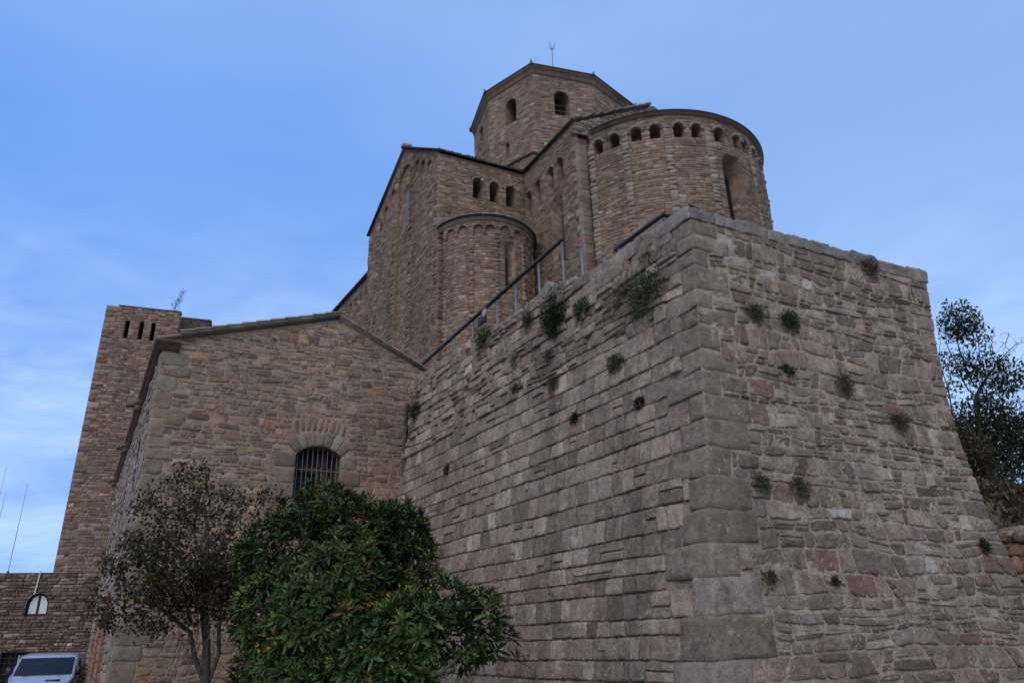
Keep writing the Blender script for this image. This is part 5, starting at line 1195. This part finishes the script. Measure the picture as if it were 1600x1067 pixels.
# --- sapling on the tower head, shrubs by the yard wall
rng = R(401); p = S_t([4.35], [24.5], [-.2])[0]; t = thing('tower_sapling', 'thin feathery sapling sprouting from the head of the square tower', 'plant', tuple(p))
m = MB(); S_pts = [p, p + [.05, 0, .6], p + [.28, 0, 1.2], p + [.45, 0, 1.75]]; tube(m, S_pts, [.02, .018, .012, .006], 5, (.06, .06, .045)); tube(m, [p + [.05, 0, .5], p + [-.1, 0, .9]], [.012, .005], 5, (.06, .06, .045)); m.build('stem', M_bark, t)
n = 260; tt = rng.rand(n); o_ = np.stack([np.interp(tt, [0, .35, .7, 1], [q[i] for q in S_pts]) for i in range(3)], -1) + rng.normal(0, 1, (n, 3)) * np.array([.15, .15, .09]) * (1.1 - .5 * tt[:, None])
m = MB(); bits(m, o_, rdir(rng, n) + [0, 0, .5], rdir(rng, n), rng.uniform(.08, .15, n), .045, np.array([[.05, .07, .04]]) * np.exp(rng.normal(0, .3, (n, 1)))); m.build('foliage', M_leaf, t)
for lab, c, s, sd in (('dark clipped shrub between the parked van and the gabled house', (-13.25, 24.6, .55), (.32, .4, .8), 402), ('dark bushy shrub at the left picture edge beside the van', (-14.75, 21.4, .5), (.6, .6, .75), 403), ('sprig of green weeds on top of the yard wall beside the tower foot', (-15.75, 30.4, 4.75), (.55, .25, .3), 404)):
    rng = R(sd); n = 1500; t = thing('shrub', lab, 'shrub', (c[0], c[1], c[2] - s[2])); dd = rdir(rng, n); o_ = np.array(c) + dd * np.array(s) * (rng.uniform(.5, 1, (n, 1)))
    m = MB(); bits(m, o_, dd + rng.normal(0, .5, (n, 3)), rdir(rng, n), rng.uniform(.05, .1, n), .05, np.array([[.028, .042, .016]]) * np.exp(rng.normal(0, .35, (n, 1)))); m.build('foliage', M_leaf, t)
    m = MB(); [tube(m, [[c[0], c[1], c[2] - s[2]], np.array(c) + rdir(rng, 1)[0] * np.array(s) * .7], [.02, .006], 5, (.07, .06, .05)) for _ in range(12)]; m.build('stem', M_bark, t)
# --- dry grass and brambles on the bank, and the tumbled edge of an old terrace wall
rng = R(411); n = 60000; q = np.where(rng.rand(60000) < .6, rng.uniform(-4.5, 2.5, 60000), rng.uniform(-4.5, 6, 60000)); pp = np.where(rng.rand(n) < .6, rng.uniform(-4, 2.5, n), rng.uniform(-8, 5, n)); X = o[0] * 0 + 9.8 + q * qd[0] + pp * pd[0]; Y = 15.1 + q * qd[1] + pp * pd[1]
Zg = hz(q, pp)
c = np.where(rng.rand(n, 1) < .55, [[.085, .062, .040]], [[.035, .042, .020]]) * np.exp(rng.normal(0, .3, (n, 1)))
m = MB(); bits(m, np.stack([X, Y, Zg - .03], -1), rdir(rng, n) * .9 + [0, 0, .8], rdir(rng, n), rng.uniform(.06, .20, n), rng.uniform(.02, .06, n), c); g = m.build('dry_grass', M_leaf); g['kind'] = 'stuff'
rng = R(412); n = 3800; t = thing('bramble_bush', 'brown and green bramble bush on the bank under the hill tree', 'bush', (9.3, 14.9, 4.6)); lb = [(9.28, 14.9, 5.0, .5), (9.5, 15.0, 4.55, .45), (9.1, 15.0, 5.5, .4), (9.75, 15.0, 4.3, .3)]
P, _ = in_lobes(rng, lb, n); c = np.where(rng.rand(n, 1) < .5, [[.075, .05, .034]], [[.03, .042, .018]]) * np.exp(rng.normal(0, .35, (n, 1)))
m = MB(); bits(m, P, rdir(rng, n), rdir(rng, n), rng.uniform(.05, .11, n), .035, c); m.build('foliage', M_leaf, t)
m = MB(); [tube(m, [[9.3 + rng.normal(0, .2), 14.9, 4.3], np.array(lb[rng.randint(4)][:3]) + rng.normal(0, .3, 3), np.array(lb[rng.randint(4)][:3]) + rng.normal(0, .5, 3)], [.012, .008, .004], 4, (.09, .07, .055)) for _ in range(40)]; m.build('stem', M_bark, t)
rng = R(413); S_rb = plane_map((7.1, 11.75), 75, 165); rub = thing('rubble_wall', 'tumbled orange brown rubble wall at the right picture edge beside the bastion', 'wall', (7.6, 11.9, GZ))
m = MB(); Q = make_rows(rng, GZ, 3.05, (.12, .26), (.16, .42), lambda z: (0, 3.2), slant=.3, wav=.06)
lay(m, S_rb, Q, rng, [(.17, .10, .07, 3), (.15, .085, .065, 2), (.19, .14, .11, 1)], gap=.02, h=.06, hv=.8, n=(7, 6), rnd=.25, rough=.012, wob=.1, skirt=.2); bed(m, S_rb, [(0, GZ), (3.2, GZ), (3.2, 2.95), (0, 2.95)], [], (.2, .15, .12), d=-.02); 
for i in range(16):
    u = i * .2; lay(m, S_rb, [[(u, 2.98 + .05 * rng.randn()), (u + .21, 2.98), (u + .2, 3.14 + .05 * rng.randn()), (u + .02, 3.12 + .05 * rng.randn())]], rng, [(.22, .13, .095, 1), (.20, .155, .125, 1)], gap=.01, h=.1, n=(7, 6), rnd=.3, rough=.015, wob=.12, skirt=.5)
m.build('masonry', M_old, rub)
